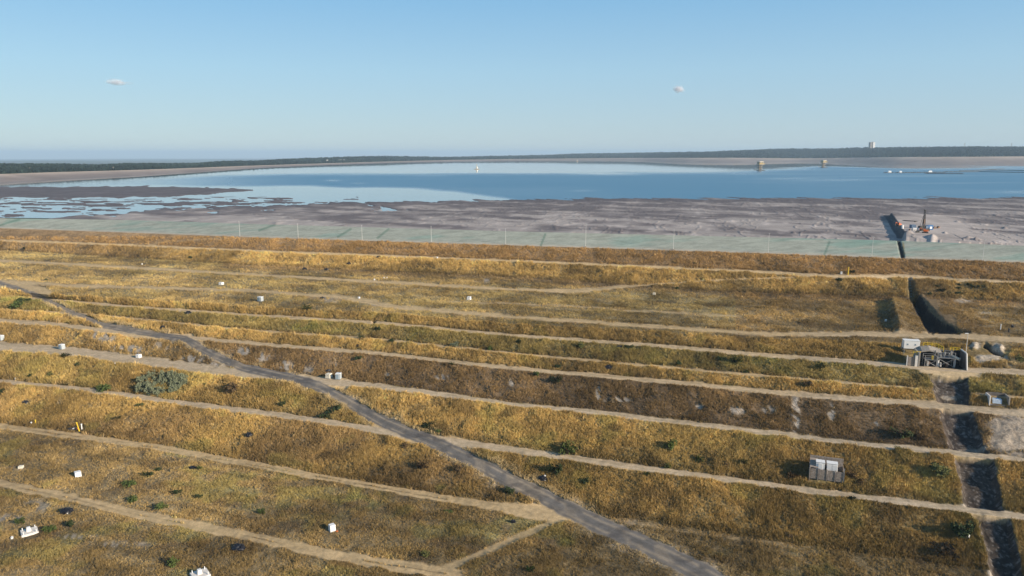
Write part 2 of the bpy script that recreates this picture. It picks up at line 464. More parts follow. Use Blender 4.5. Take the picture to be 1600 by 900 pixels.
# chute through the upper bank
axc = np.interp(RW, [434, 466], [1421.5, 1424.5]); chute = (1 - sstep(2.2, 3.4, np.abs(PX - axc))) * ((RW > 435) & (RW < 467))
gz -= chute * 1.6
# drop structure pit in the bank right of the steps
def _near(px, row):
    c_ = int(np.argmin(np.abs(pxc - px))); r_ = int(np.argmin(np.abs(RW[:, c_] - row))); return gx[r_, c_], gy[r_, c_]
(_ax, _ay), (_bx, _by) = _near(1437, 573.5), _near(1508, 578)
_oa = math.atan2(_by - _ay, _bx - _ax); _OL = math.hypot(_bx - _ax, _by - _ay); OD = 6.0; OH = 4.3
_u = (gx - _ax) * math.cos(_oa) + (gy - _ay) * math.sin(_oa); _v = -(gx - _ax) * math.sin(_oa) + (gy - _ay) * math.cos(_oa)
pit = (_u > -.1) & (_u < _OL + .1) & (_v > .3) & (_v < OD + .1)
pit_old = ((PX > 1437.5) & (PX < 1507) & (RW > 549 - np.clip((PX - 1437) * .12, 0, 4)) & (RW < 572))
# spoil mounds near the outlet
for (x, y, rx, ry, h) in [(1522, 541, 8, 9, 1.0), (1562, 546, 11, 9, 1.2), (1548, 560, 24, 5, .6)]:
    gz += h * np.clip(1 - np.hypot((PX - x) / rx, (RW - y) / ry) ** .9 + (fbm(gx / 1.1, gy / 1.1, 33, 4) - .5) * .9 - .1, 0, 2) * (np.hypot((PX - x) / rx, (RW - y) / ry) < 1)
hole = np.clip(1 - polydist(PX, RW, [(1540, 540, 5), (1553, 550, 5), (1566, 556, 4)]), 0, 1)
gz -= hole * 2.8
m_hole = hole
gz -= .9 * np.clip(1 - polydist(PX, RW, [(1570, 562, 4), (1577, 565, 3)]), 0, 1)
# berm on the steps (small cross trenches)
cr = np.clip(1 - polydist(PX, RW, [(590, 492, 3), (583, 504, 3)]), 0, 1)
gz -= cr * 1.0

# ---- colours (surface colours with some painted light and shade, linear)
def zone(shape_like, base): return np.ones(shape_like.shape + (3,)) * np.array(base)
C_liner = np.array((.31, .33, .285)); C_rust = np.array((.27, .18, .095)); C_gold = np.array((.335, .24, .105))
C_olive = np.array((.23, .185, .082)); C_flat = np.array((.26, .195, .105)); C_brown = np.array((.165, .115, .068))
C_path = np.array((.54, .39, .215)); C_grey = np.array((.43, .345, .245)); C_road = np.array((.135, .125, .116)); C_rub = np.array((.52, .45, .37))
C_dark = np.array((.050, .041, .036)); C_green = np.array((.105, .13, .035)); C_spoil = np.array((.20, .13, .075))
col = np.zeros(PX.shape + (3,))
band_col = {0: C_liner, 1: C_rust, 2: C_gold, 3: C_flat * np.array((.95, 1.02, 1)), bname.index('top'): C_gold * .95, bname.index('p1l'): C_olive * 1.1, bname.index('p2l'): C_gold,
            bname.index('p3l'): C_brown, bname.index('p4l'): C_gold, bname.index('p5l'): C_gold * .8, k_p6l: C_flat * .82}
for k in range(len(order)):
    col[Bd == k] = band_col.get(k, C_flat * .8)
def lerp(a, b, m): return a * (1 - m[..., None]) + np.asarray(b) * m[..., None]
n1 = fbm(gx / 28, gy / 28, 21, 3); n2 = fbm(gx / 9, gy / 9, 22, 3); n3 = fbm(gx / 3, gy / 3, 23, 3)
# the left part of the brown bank is more golden, upper bank foot darker
bb = (Bd == bname.index('p3l'))
col = lerp(col, C_gold * .95, bb * (1 - sstep(150, 420, PX)) * .8)
col = lerp(col, C_brown * 1.1, (Bd == bname.index('t1')) * sstep(.1, .9, 1 - sstep(0, 500, PX)) * .8)
col = lerp(col, C_flat * 1.0, (Bd == 3) * sstep(.5, .6, n1) * .5)
col = lerp(col, C_brown * 1.15, (Bd == 3) * (1 - sstep(0, .28, Vv)) * (PX > 350) * .8)
col = lerp(col, np.array((.26, .17, .085)), (Bd == 3) * (PX > 1150) * .45)
col = lerp(col, C_olive * 1.25, (Bd == bname.index('p4l')) * sstep(.45, .6, n1) * .45)
col = lerp(col, C_brown * 1.1, (Bd == bname.index('p5l')) * (PX < 820) * sstep(.42, .62, n1) * .7)
col = lerp(col, C_green * 1.1, (Bd >= 4) * (Bd < 20) * (Bd != bname.index('p3l')) * sstep(.62, .75, n2) * .30 * (1 - hard))
along = gx * .945 - gy * .326; across = gx * .326 + gy * .945
strk = fbm(along / 40, across / 2.2, 311, 4); blot = fbm(gx / 16, gy / 16, 313, 4); fine = fbm(gx / 1.1, gy / 1.5, 315, 3)
isflat = (Bd == 3) | (Bd >= bname.index('p6l'))
col *= (1 + isflat * (strk - .5) * .85)[..., None]
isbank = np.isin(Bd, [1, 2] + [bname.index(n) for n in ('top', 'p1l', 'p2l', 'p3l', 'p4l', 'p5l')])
col *= (1 - .38 * isbank * sstep(.80, .97, Vv + (blot - .5) * .2))[..., None]  # shadow at the bank feet, painted into the colour
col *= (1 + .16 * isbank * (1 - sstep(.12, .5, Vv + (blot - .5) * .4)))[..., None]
col *= (1 + (.62 * (sstep(.25, .7, blot) - .5)) * np.where(Bd == 1, .4, 1))[..., None]
col = lerp(col, C_brown * .62, sstep(.60, .74, fbm(gx / 7, gy / 7, 317, 4)) * .5 * (Bd > 1))
gpatch = np.zeros_like(PX)
for (x, y, rx, ry, s) in [(30, 470, 60, 9, .8), (490, 512, 60, 9, .7), (1150, 565, 90, 10, .5), (1330, 572, 90, 10, .4), (560, 780, 60, 25, .5), (130, 575, 60, 15, .3),
                          (390, 785, 45, 25, .45), (680, 762, 55, 8, .6), (455, 628, 30, 18, .5), (900, 690, 80, 14, .3), (650, 880, 30, 15, .2), (885, 848, 20, 10, .5),
                          (60, 480, 45, 8, .4), (1440, 755, 60, 22, .35), (500, 800, 60, 30, .25), (95, 785, 40, 20, .25)]:
    gpatch = np.maximum(gpatch, (1 - sstep(.3, 1.1, np.hypot((PX - x) / rx, (RW - y) / ry))) * s)
col = lerp(col, C_green * 1.35, gpatch * .7 * sstep(.35, .6, n3) * (1 - hard))
col *= (.72 + .56 * n2)[..., None] * (.86 + .28 * n3)[..., None] * (1 + .14 * (1 - sstep(150, 900, PX)))[..., None]  # last factor brightens the left, painting in its more frontal sunlight
lin = (Bd == 0)
teal = fbm((gx + gy * .3) / 25, gy / 6, 61, 3)
col = np.where(lin[..., None], C_liner * (.92 + .16 * n3[..., None]), col)
col = lerp(col, (.19, .29, .25), lin * (sstep(.5, .72, teal) * .55 + .5 * np.clip(1 - Vv * 1.6, 0, 1) * sstep(900, 1500, PX) * sstep(.35, .6, teal)))
col = lerp(col, (.42, .37, .30), lin * (sstep(.80, .95, Vv) * .8))
for (xa, xb, ya, yb) in [(528, 548, 370, 358), (590, 607, 372, 358), (845, 852, 384, 366), (1288, 1296, 398, 378), (405, 430, 360, 351), (0, 30, 352, 343)]:
    dd = polydist(PX, RW, [(xa, ya, 2.0), (xb, yb, 2.0)])
    col = lerp(col, (.09, .17, .13), lin * (1 - sstep(.3, 1.2, dd)) * .65)
dd = polydist(PX, RW, [(1404, 376, 3.0), (1410, 400, 4.0)])
col = lerp(col, (.03, .03, .03), lin * (1 - sstep(.7, 1.1, dd)) * .9)
gz -= lin * np.clip(1 - dd, 0, 1) * 1.2
dd = polydist(PX, RW, [(1411, 379, 1.2), (1413, 397, 1.4)])
col = lerp(col, (.22, .18, .08), lin * (1 - sstep(.6, 1.2, dd)) * .8)
col = lerp(col, (.40, .33, .24), m_verge * .8 * sstep(.38, .55, fbm(gx / 8, gy / 8, 321, 3) + .08) * (RW > 465))
col = lerp(col, C_rub * np.where(PX[..., None] > 1395, 1, .72), m_rub)
greyness = .75 * np.isin(Bd, [bname.index('p4u'), bname.index('p5u')]) + .45 * np.isin(Bd, [bname.index('p3u'), bname.index('p1u')]) + .4 * (PX > 1250)
pc = lerp(zone(PX, C_path), C_grey * 1.12, np.clip(greyness, 0, 1))
pc *= (.86 + .28 * fbm(gx / 2.2, gy / 2.2, 71, 3))[..., None]
ppatch = np.clip(fbm(gx / 7, gy / 3, 73, 3) * 2 - .75, 0, 1)
col = col * (1 - m_path[..., None]) + pc * m_path[..., None]
rc = C_road * (.9 + .2 * n3[..., None])
rc = lerp(rc, C_grey * .75, sstep(.55, .72, fbm(gx / 4, gy / 12, 91, 3)) * .35)
rc = lerp(rc, C_grey * .85, (1 - sstep(0, 420, PX)) * .35)
worn = np.exp(-((d_road - .42) / .13) ** 2) * .45 * sstep(.3, .55, n3) + np.exp(-((d_road - .93) / .12) ** 2) * .35
rc = rc * (.86 + .3 * vnoise(d_road * 7, PX / 60, 323))[..., None]
rc = lerp(rc, C_grey, worn)
rc = lerp(rc, (.07, .062, .06), sstep(.6, .75, fbm(gx / 5, gy / 3, 95, 3)) * .5)
col = col * (1 - m_road[..., None]) + rc * m_road[..., None]
col = lerp(col, (C_dark * 1.25)[None, None] * (.4 + 1.2 * fbm(gx / .8, gy / 5, 97, 3))[..., None] + (sstep(.60, .72, fbm(gx / .6, gy / .6, 98, 3)) * .10)[..., None] * np.array((1, .93, .85)), m_tr * .97 * (1 - m_rub * .75))
col = lerp(col, C_brown * 1.2, np.clip(r2 / .5, 0, 1) * .55 * (1 - m_path))
col = lerp(col, (.022, .021, .022), m_cut * .93)  # cut blackened in colour, standing in for its deep shadow
col = lerp(col, (.035, .032, .034), sstep(.15, .5, m_hole) * .9)  # hole darkened in colour, adding to its weak shading
col = np.clip(col, .012, .8)

# faces split by surface
V = np.stack([gx, gy, gz], -1).reshape(-1, 3)
idx = (np.arange(NR - 1)[:, None] * NC + np.arange(NC - 1)[None, :])
Q = np.stack([idx, idx + NC, idx + NC + 1, idx + 1], -1)
def fc(a): return (a[:-1, :-1] + a[1:, :-1] + a[:-1, 1:] + a[1:, 1:]) / 4
cls = np.zeros(idx.shape, int)
cls[fc(m_path) > .42] = 1
cls[fc(m_rub) > .5] = 4
cls[fc(m_road) > .5] = 2
cls[fc(m_tr) > .5] = 3
cls[fc(m_cut) > .5] = 3
cls[(np.repeat(np.array(rowsB)[:-1, None], NC - 1, 1) == 0)] = 5
cls[fc(pit.astype(float)) > .5] = 9
bare = (cls == 0); soil = np.ones(PX.shape); soil[:-1, :-1] = np.where(bare, .84, 1)
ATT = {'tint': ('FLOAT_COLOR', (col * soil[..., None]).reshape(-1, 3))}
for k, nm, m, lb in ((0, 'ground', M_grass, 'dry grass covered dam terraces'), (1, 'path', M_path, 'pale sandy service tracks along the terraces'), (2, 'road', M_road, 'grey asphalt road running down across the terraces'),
                 (3, 'drainage_trench', M_trench, 'dark lined trench running down the dam and earth cut darkened for shade'), (4, 'rubble_ground', M_rubble, 'pale rubble and bare scars on the banks'), (5, 'sealed_slope', M_liner, 'grey green sealed upper slope of the dam')):
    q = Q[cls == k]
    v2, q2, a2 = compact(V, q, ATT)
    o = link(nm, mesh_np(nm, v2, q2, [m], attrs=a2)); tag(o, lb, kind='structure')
# places on the finished ground
FPX, FRW = project(gx, gy, gz)
def gpos(px, row):
    """ground point seen at pixel (px,row)"""
    c = int(np.clip(np.searchsorted(pxc, px), 1, NC - 1))
    fr = (px - pxc[c - 1]) / (pxc[c] - pxc[c - 1])
    cc = FRW[:, c] * fr + FRW[:, c - 1] * (1 - fr)
    r = int(np.clip(np.argmax(cc >= row), 1, NR - 1))
    g = np.clip((row - cc[r - 1]) / max(1e-6, cc[r] - cc[r - 1]), 0, 1)
    def b(A): return (A[r, c] * fr + A[r, c - 1] * (1 - fr)) * g + (A[r - 1, c] * fr + A[r - 1, c - 1] * (1 - fr)) * (1 - g)
    return Vector((b(gx), b(gy), b(gz)))
def scale_at(p): return (Vector(p) - Vector(CAM)).length / F      # metres per photo pixel

# back of the crest, down to the beach
WATER = 54.0
bt = np.stack([LX[0][0] * 1.012, LX[0][1] * 1.012 + 3.5, np.full(NC, WATER + 1.2)], -1)
ct = LX[0].T
Vb = np.concatenate([ct, bt]); i0 = np.arange(NC - 1)
Qb = np.stack([i0 + NC, i0, i0 + 1, i0 + 1 + NC], -1)
cb = np.tile(np.array((.30, .27, .24)), (2 * NC, 1))
o = link("crest_back_slope", mesh_np("crest_back_slope", Vb, Qb, [M_mud], attrs={'tint': ('FLOAT_COLOR', cb)})); tag(o, 'inner slope of the dam crest', kind='structure')

# ------------------------------------------------------------------ lake: bed, mud, water
SAND_W = [(0, 285), (100, 279), (200, 274.5), (300, 268.5), (400, 262), (500, 258), (600, 254.5), (700, 252), (800, 250.6), (1000, 249.8), (1060, 252.5), (1160, 253), (1260, 251.5), (1330, 253), (1400, 255.5), (1500, 256.3), (1600, 256)]
FAR_IN = [(0, 272.5), (100, 269), (200, 266.5), (300, 263), (400, 258.5), (500, 255.5), (600, 252.5), (700, 250.5), (800, 249.3), (1000, 247.9), (1600, 247.5)]
crest_r = pl(P['crest'], pxc)
top_r = pl(SAND_W, pxc)
nb = 250
tt = np.linspace(0, 1, nb) ** 1.25
LR_ = (top_r[None] * (1 - tt[:, None]) + (crest_r + 4)[None] * tt[:, None])
LPX = np.repeat(pxc[None], nb, 0)
wx, wy, wz = atz(LPX, LR_, WATER + 1.0)
nA = fbm(wx / 60, wy / 160, 101, 4) - .5; nB = fbm((wx + wy * .4) / 14, wy / 55, 103, 4) - .5
nC = fbm((wx + wy * .5) / 30, wy / 22, 105, 4) - .5
SH = [(-400, 372), (60, 341), (170, 334), (250, 326), (400, 320), (520, 316), (640, 312.5), (760, 310), (900, 308), (1600, 306.5)]
sh = pl(SH, LPX) + nB * 9
m_beach = sstep(-1, 3, LR_ - sh)
near = (LR_ - sh) / np.maximum(crest_r[None] - sh, 5)
bt_ = pl([(-600, 291), (0, 291.5), (130, 291), (250, 290), (350, 292.5), (395, 296)], LPX); bb_ = pl([(-600, 308), (0, 308), (150, 309), (250, 307), (330, 303), (395, 297)], LPX)
isl = np.minimum(LR_ - bt_, bb_ - LR_) + nB * 5
m_isl = sstep(-.5, 1.2, isl) * (LPX < 395)
wet = np.clip(1 - np.abs(LR_ - (318 + (LPX - 200) * -.02)) / 24, 0, 1) * (1 - sstep(300, 560, LPX))
nD = fbm((wx + wy * .7) / 16, wy / 14, 107, 4) - .5
m_str = sstep(.07, .13, nC * .5 + nD * .9 + .12 * wet - .05 + (nB) * .35) * (wet > 0) * sstep(303, 309, LR_) * .9
m_str2 = sstep(.08, .16, nB + .4 * nA) * sstep(280, 420, LPX) * (1 - sstep(560, 700, LPX)) * (LR_ > 293) * (LR_ < 306) * .0
pool = sstep(.16, .24, nB + .3 * nA) * (1 - sstep(500, 900, LPX)) * (1 - sstep(.18, .5, near))
m_mud_ = np.maximum(np.maximum(m_beach * (1 - pool), m_isl), m_str)
hgt = -.6 + 1.0 * m_mud_ + .6 * np.clip(near, 0, 1) * m_beach
# sand spit on the far right
spb = pl([(990, 249), (1020, 251), (1060, 253.5), (1150, 253.5), (1250, 251), (1330, 252.5), (1400, 255.5), (1500, 256.5), (1600, 256)], LPX)
spt = 200
m_sp = 0 * LPX
hgt = np.maximum(hgt, -.6 + 1.1 * m_sp)
hx, hy, hz = atz(LPX, LR_, WATER + 0.5)
hz = WATER + hgt + nC * .25 * m_beach
s1 = fbm((wx - wy * .10) / 22, (wy + wx * .5) / 26, 111, 5); s2 = fbm((wx - wy * .3) / 7, (wy + wx * .3) / 20, 113, 4)
s3 = fbm((wx * .9 - wy * .35) / 90, (wy + wx * .6) / 24, 117, 4)
Ldry = np.array((.37, .325, .30)); Ldark = np.array((.155, .132, .13)); Lwet = np.array((.075, .066, .075))
dry = np.clip(np.clip(near, 0, 1) * 1.05 + (s1 - .5) * 2.4 + (s3 - .5) * 2.2 - .18 + .18 * (LPX > 1450), 0, 1)
lc = lerp(zone(LPX, Ldark), Ldry, dry)
lc = lerp(lc, Ldry * 1.25, sstep(.62, .75, s2) * (.25 + .5 * dry))
lc = lerp(lc, Lwet, (1 - sstep(0, .22, near)) * .6 * (m_beach > 0))
lc = lerp(lc, np.array((.115, .098, .10)) * (.8 + .5 * s2)[..., None], np.maximum(m_isl, m_str * (1 - m_beach)) * .95)
lc = lerp(lc, np.array((.36, .31, .28)), m_sp * .75)
smooth_pad = (1 - sstep(.6, 1.1, np.hypot((LPX - 1450) / 75, (LR_ - 356) / 20)))
lc = lerp(lc, Ldry * 1.12, smooth_pad * .75)
lc *= (.9 + .2 * s2)[..., None]
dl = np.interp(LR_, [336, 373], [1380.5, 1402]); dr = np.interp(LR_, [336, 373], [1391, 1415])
lc = lerp(lc, (.04, .042, .05), (sstep(-1, .5, LPX - dl + nB * 3) * sstep(-.8, .4, dr - LPX)) * (LR_ > 336) * (LR_ < 373.5) * .9)  # dark strip painted beside the berm as part of its shadow
# earth berm on the beach, steep on its left side
def bridge(cx, cy, hh, wl, wr, y0, y1):
    ax = np.interp(LR_, cy, cx); sc = np.hypot(wy, 45) / F
    dxm = (LPX - ax) * sc
    prof = np.where(dxm < 0, np.clip(1 + dxm / wl, 0, 1), np.where(dxm < 1.2, 1, np.clip(1 - (dxm - 1.2) / wr, 0, 1)))
    return prof * ((LR_ > y0) & (LR_ < y1)) * hh
hz = hz + bridge([1391, 1414], [338, 376], 2.7, 1.0, 60.0, 338, 384) * np.clip((LR_ - 337) / 1.5, 0, 1)
hz += 2.0 * np.clip(1 - np.hypot((LPX - 1456) / 8, (LR_ - 379) / 5.0), 0, 1) ** .8
hz += 1.6 * np.clip(1 - np.hypot((LPX - 1418) / 10, (LR_ - 372.5) / 2.2), 0, 1)
for (x, y, r, h) in [(1496, 349, 6, .8), (1570, 357, 5, 1.0), (1512, 377.5, 9, 1.5), (1525, 379, 10, 1.3), (1476, 370, 4, .9), (1557, 336, 6, .6), (1462, 334, 14, .7), (1490, 332, 20, .6), (432, 350.4, 8, .9)]:
    hz += h * np.clip(1 - np.hypot((LPX - x) / r, (LR_ - y) / 1.6), 0, 1)
ridge_n = np.abs(fbm((wx - wy * .3) / 9, wy / 30, 121, 3) - .5)
hz += ((1 - sstep(0, .04, ridge_n)) * .35 - .1) * m_beach * (1 - smooth_pad)
hx = np.concatenate([hx, (LX[0][0] * 1.003)[None]]); hy = np.concatenate([hy, (LX[0][1] * 1.003)[None]]); hz = np.concatenate([hz, hz[-1:]])
lc = np.concatenate([lc, lc[-1:]]); nb += 1
Vl = np.stack([hx, hy, hz], -1).reshape(-1, 3)
il = (np.arange(nb - 1)[:, None] * NC + np.arange(NC - 1)[None]); Ql = np.stack([il, il + NC, il + NC + 1, il + 1], -1)
f = lambda a: (a[:-1, :-1] + a[1:, :-1] + a[:-1, 1:] + a[1:, 1:]) / 4
q = Ql.reshape(-1, 4)
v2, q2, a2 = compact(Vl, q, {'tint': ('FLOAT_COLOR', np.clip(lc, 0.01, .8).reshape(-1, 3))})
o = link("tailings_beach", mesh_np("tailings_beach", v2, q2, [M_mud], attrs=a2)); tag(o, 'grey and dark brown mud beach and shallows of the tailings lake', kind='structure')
LPXv, LRv = project(hx, hy, hz)
def bpos(px, row):
    d = np.hypot(LPXv - px, (LRv - row) * 2.0); k = np.unravel_index(np.argmin(d), d.shape)
    x, y, z = atz(px, row, float(hz[k]))
    return Vector((float(x), float(y), float(hz[k]) - .05))

# water sheet with calm and wind-ruffled areas
nw = 90
tw = np.linspace(0, 1, nw) ** 1.4
WR = (top_r - .9)[None] * (1 - tw[:, None]) + (crest_r - 1)[None] * tw[:, None]
WPX = np.repeat(pxc[None], nw, 0)
ax_, ay_, az_ = atz(WPX, WR, WATER)
q1 = fbm(ax_ / 260, ay_ / 420, 131, 4) - .5; q2_ = fbm(ax_ / 700, ay_ / 300, 133, 4) - .5
up_edge = pl([(-300, 300), (100, 283), (300, 275), (450, 272.5), (800, 273), (1100, 270), (1200, 266), (1300, 262), (1600, 262)], WPX)
low_edge = pl([(-300, 330), (100, 291), (250, 289), (330, 291), (480, 291.5), (640, 295), (710, 299), (790, 309), (900, 330), (1600, 700)], WPX)
ruff = sstep(-3.5, 4.0, WR - up_edge + q1 * 9) * (1 - sstep(-3.5, 3.0, WR - low_edge + q1 * 9 + (fbm(ax_ / 60, ay_ / 200, 135, 3) - .5) * 4))
ruff *= sstep(150, 520, WPX) * .8 + .2
for (x, y, rx, ry, s) in [(1320, 281, 70, 1.8, .45), (1230, 279, 50, 1.4, .45), (910, 298, 18, 1.2, .4), (520, 282, 12, 1.2, .6), (560, 286.5, 10, .8, .5), (1420, 275, 150, 1.3, .35), (1500, 286, 90, 1.0, .3), (1160, 272, 40, 1.3, .3), (1590, 300, 30, 2, .4)]:
    ruff *= 1 - s * np.exp(-(((WPX - x) / rx) ** 2 + ((WR - y + (WPX - x) * .01) / ry) ** 2))
ruff = np.clip(ruff * (.92 + .35 * q2_ + .3 * q1), 0, 1)
shal = np.clip((1 - sstep(0, 3.0, WR - low_edge)) * 0 + sstep(0, 2, WR - low_edge) * (WPX < 800), 0, 1)
Vw = np.stack([ax_, ay_, az_], -1).reshape(-1, 3)
iw = (np.arange(nw - 1)[:, None] * NC + np.arange(NC - 1)[None]); Qw = np.stack([iw, iw + NC, iw + NC + 1, iw + 1], -1).reshape(-1, 4)
M_water, t, b = new_mat("lake_water")
at = N(t, "ShaderNodeAttribute", attribute_name="ruffled")
t.links.new(mix_rgb(t, (.16, .205, .24), (.066, .20, .32), at.outputs['Fac']), b.inputs['Base Color'])
mr = N(t, "ShaderNodeMapRange", ins={3: 0.03, 4: 0.42}); t.links.new(at.outputs['Fac'], mr.inputs[0]); t.links.new(mr.outputs[0], b.inputs['Roughness'])
b.inputs['IOR'].default_value = 1.33
bp = N(t, "ShaderNodeBump", ins={1: 0.25})
mr2 = N(t, "ShaderNodeMapRange", ins={3: 0.02, 4: 0.35}); t.links.new(at.outputs['Fac'], mr2.inputs[0]); t.links.new(mr2.outputs[0], bp.inputs[0])
t.links.new(noise(t, .25, 4, .6), bp.inputs['Height']); t.links.new(bp.outputs[0], b.inputs['Normal'])
o = link("lake_water", mesh_np("lake_water", Vw, Qw, [M_water], attrs={'ruffled': ('FLOAT', ruff.reshape(-1))})); tag(o, 'broad blue and silver water of the lake', kind='structure')

# ------------------------------------------------------------------ far shore, wooded hills, hazy plain
fpx = np.linspace(-1400, 3000, 700)
fo = pl(FAR_IN, fpx)
fr_w = pl(SAND_W, fpx) + .4
fr_s = pl([(0, 272), (100, 268.5), (200, 266), (300, 262.5), (400, 258.5), (500, 255.5), (600, 252.5), (700, 250), (800, 248.5), (1000, 246.8), (1160, 246.5), (1260, 248), (1280, 247.5), (1360, 245.8), (1600, 244.5)], fpx)
_k = np.hanning(27); _k /= _k.sum()
fr_w = np.convolve(np.pad(fr_w, 13, mode='edge'), _k, 'valid'); fr_s = np.convolve(np.pad(fr_s, 13, mode='edge'), _k, 'valid')
fr_s = np.clip(fr_s, 244, 292); fr_w = np.maximum(np.clip(fr_w, 245, 305), fr_s + .7)
w0 = np.stack(atz(fpx, fr_w, WATER - .3), -1)
dS = w0[:, 1] * 1.06 + 60
s0 = np.stack(atd(fpx, fr_s, dS), -1)
def strip(name, A, B_, n, m, colf, lb, zn=0.0):
    v = np.linspace(0, 1, n)[:, None, None]
    G = A[None] * (1 - v) + B_[None] * v
    if zn: G[..., 2] += (fbm(G[..., 0] / 220, G[..., 1] / 220, 141, 4) - .5) * zn * np.sin(np.linspace(0, math.pi, n))[:, None]
    nn = A.shape[0]; ii = (np.arange(n - 1)[:, None] * nn + np.arange(nn - 1)[None])
    QQ = np.stack([ii, ii + 1, ii + nn + 1, ii + nn], -1).reshape(-1, 4)
    c_ = colf(G).reshape(-1, 3)
    o = link(name, mesh_np(name, G.reshape(-1, 3), QQ, [m], attrs={'tint': ('FLOAT_COLOR', c_)})); tag(o, lb, kind='structure'); return o
M_far = ground_mat("far_ground", ((.01, .8, 1.2),), bump=.2, bscale=.05)
strip("far_shore", w0, s0, 8, M_far, lambda G: (np.array((.21, .175, .16)) * (1 - np.linspace(0, 1, 8) ** 2.6)[:, None, None] + np.array((.46, .37, .30)) * (np.linspace(0, 1, 8) ** 2.6)[:, None, None]) * (.75 + .5 * fbm(G[..., 0] / 90, G[..., 1] / 40, 151, 3))[..., None], 'pale sandy far shore of the lake', 1.0)
fr_h = pl([(-300, 257), (0, 257), (100, 257), (150, 258.3), (200, 256), (300, 255.5), (350, 252), (400, 251.5), (440, 249), (530, 245.5), (600, 244), (700, 246), (760, 244.5), (860, 242.5), (900, 240.5), (1000, 239), (1100, 237.5), (1150, 235.5),
           (1200, 233), (1240, 232.5), (1300, 232.5), (1340, 231), (1400, 230.5), (1500, 229.5), (1600, 230), (2600, 231)], fpx)
dH = s0[:, 1] * 1.22 + 250
h0 = np.stack(atd(fpx, fr_h + 1.5, dH), -1)
h1 = h0 * np.array((1.6, 1.6, 1)) + 0; h1[:, 2] = -60
mid = s0 * .5 + h0 * .5; mid[:, 2] = s0[:, 2] * .42 + h0[:, 2] * .58
def hill_col(G): return np.array((.035, .05, .022)) * (.6 + .8 * fbm(G[..., 0] / 150, G[..., 1] / 150, 161, 4))[..., None]
s0b = s0 + np.array((0, 2, .0))
strip("wooded_hill_ground", s0b, h0, 24, M_far, hill_col, 'ground of the wooded hills beyond the lake', 22)
strip("hill_back_slope", h0, h1, 12, M_far, hill_col, 'far side of the wooded hills')
# the plain out to the horizon, falling with the curve of the earth
rad = np.geomspace(1500, 60000, 50); ang = np.linspace(R(-75), R(75), 120)
rg, ag = np.meshgrid(rad, ang, indexing='ij')
pzx = rg * np.sin(ag); pzy = rg * np.cos(ag); pzz = -20 - rg ** 2 / (2 * 6371000) + (fbm(pzx / 2500, pzy / 2500, 171, 4) - .5) * 60
ii = (np.arange(49)[:, None] * 120 + np.arange(119)[None]); QQ = np.stack([ii, ii + 1, ii + 121, ii + 120], -1).reshape(-1, 4)
pc_ = np.array((.07, .08, .04)) * (.5 + fbm(pzx / 900, pzy / 900, 173, 3))[..., None]
M_plain = ground_mat("far_plain", ((.0005, .6, 1.4),), bump=0)
o = link("distant_plain", mesh_np("distant_plain", np.stack([pzx, pzy, pzz], -1).reshape(-1, 3), QQ, [M_plain], attrs={'tint': ('FLOAT_COLOR', pc_.reshape(-1, 3))})); tag(o, 'hazy plain at the horizon', kind='structure')
# base ground under and behind the camera and to the sides of the dam
gb = []
for y_ in (-3000, 60): gb.append((y_,))
xs = np.linspace(-6000, 6000, 40); ys = np.linspace(-3000, 60, 30)
bxg, byg = np.meshgrid(xs, ys)
bzg = np.full(bxg.shape, ZL[-1] - 3.0) + (fbm(bxg / 200, byg / 200, 181, 3) - .5) * 2
ii = (np.arange(29)[:, None] * 40 + np.arange(39)[None]); QQ = np.stack([ii, ii + 1, ii + 41, ii + 40], -1).reshape(-1, 4)
o = link("lower_ground", mesh_np("lower_ground", np.stack([bxg, byg, bzg], -1).reshape(-1, 3), QQ, [M_grass], attrs={'tint': ('FLOAT_COLOR', np.tile(C_flat * .8, (bxg.size, 1)))})); tag(o, 'low grassland at the foot of the dam', kind='structure')

# ------------------------------------------------------------------ scattering by geometry nodes (uncountable growth only)
def blade_tuft(nblades, h, spread, w, seed, lean=.35):
    r = random.Random(seed); vs = []; fs = []
    for i in range(nblades):
        a = r.uniform(0, 2 * math.pi); d = spread * math.sqrt(r.random()); bx_, by_ = d * math.cos(a), d * math.sin(a)
        ln = h * r.uniform(.6, 1.15); a2 = r.uniform(0, 2 * math.pi); le = lean * r.uniform(.2, 1) * ln
        tx, ty = bx_ + le * math.cos(a2), by_ + le * math.sin(a2)
        wa = r.uniform(0, math.pi); ww = w * r.uniform(.6, 1.3); cx, cy = ww * math.cos(wa), ww * math.sin(wa)
        k = len(vs)
        vs += [(bx_ - cx, by_ - cy, -.08), (bx_ + cx, by_ + cy, -.08), (tx + cx * .55, ty + cy * .55, ln * .8), (tx - cx * .55, ty - cy * .55, ln * .8), (tx * 1.1, ty * 1.1, ln)]
        fs += [(k, k + 1, k + 2, k + 3), (k + 3, k + 2, k + 4)]
    me = bpy.data.meshes.new("tuft"); me.from_pydata(vs, [], fs); me.update(); return me

M_tuft, t, b = new_mat("dry_grass_blades")
at = N(t, "ShaderNodeAttribute", attribute_name="tint", attribute_type='INSTANCER')
t.links.new(at.outputs[0], b.inputs['Base Color']); b.inputs['Roughness'].default_value = .9; b.inputs['Specular IOR Level'].default_value = .1

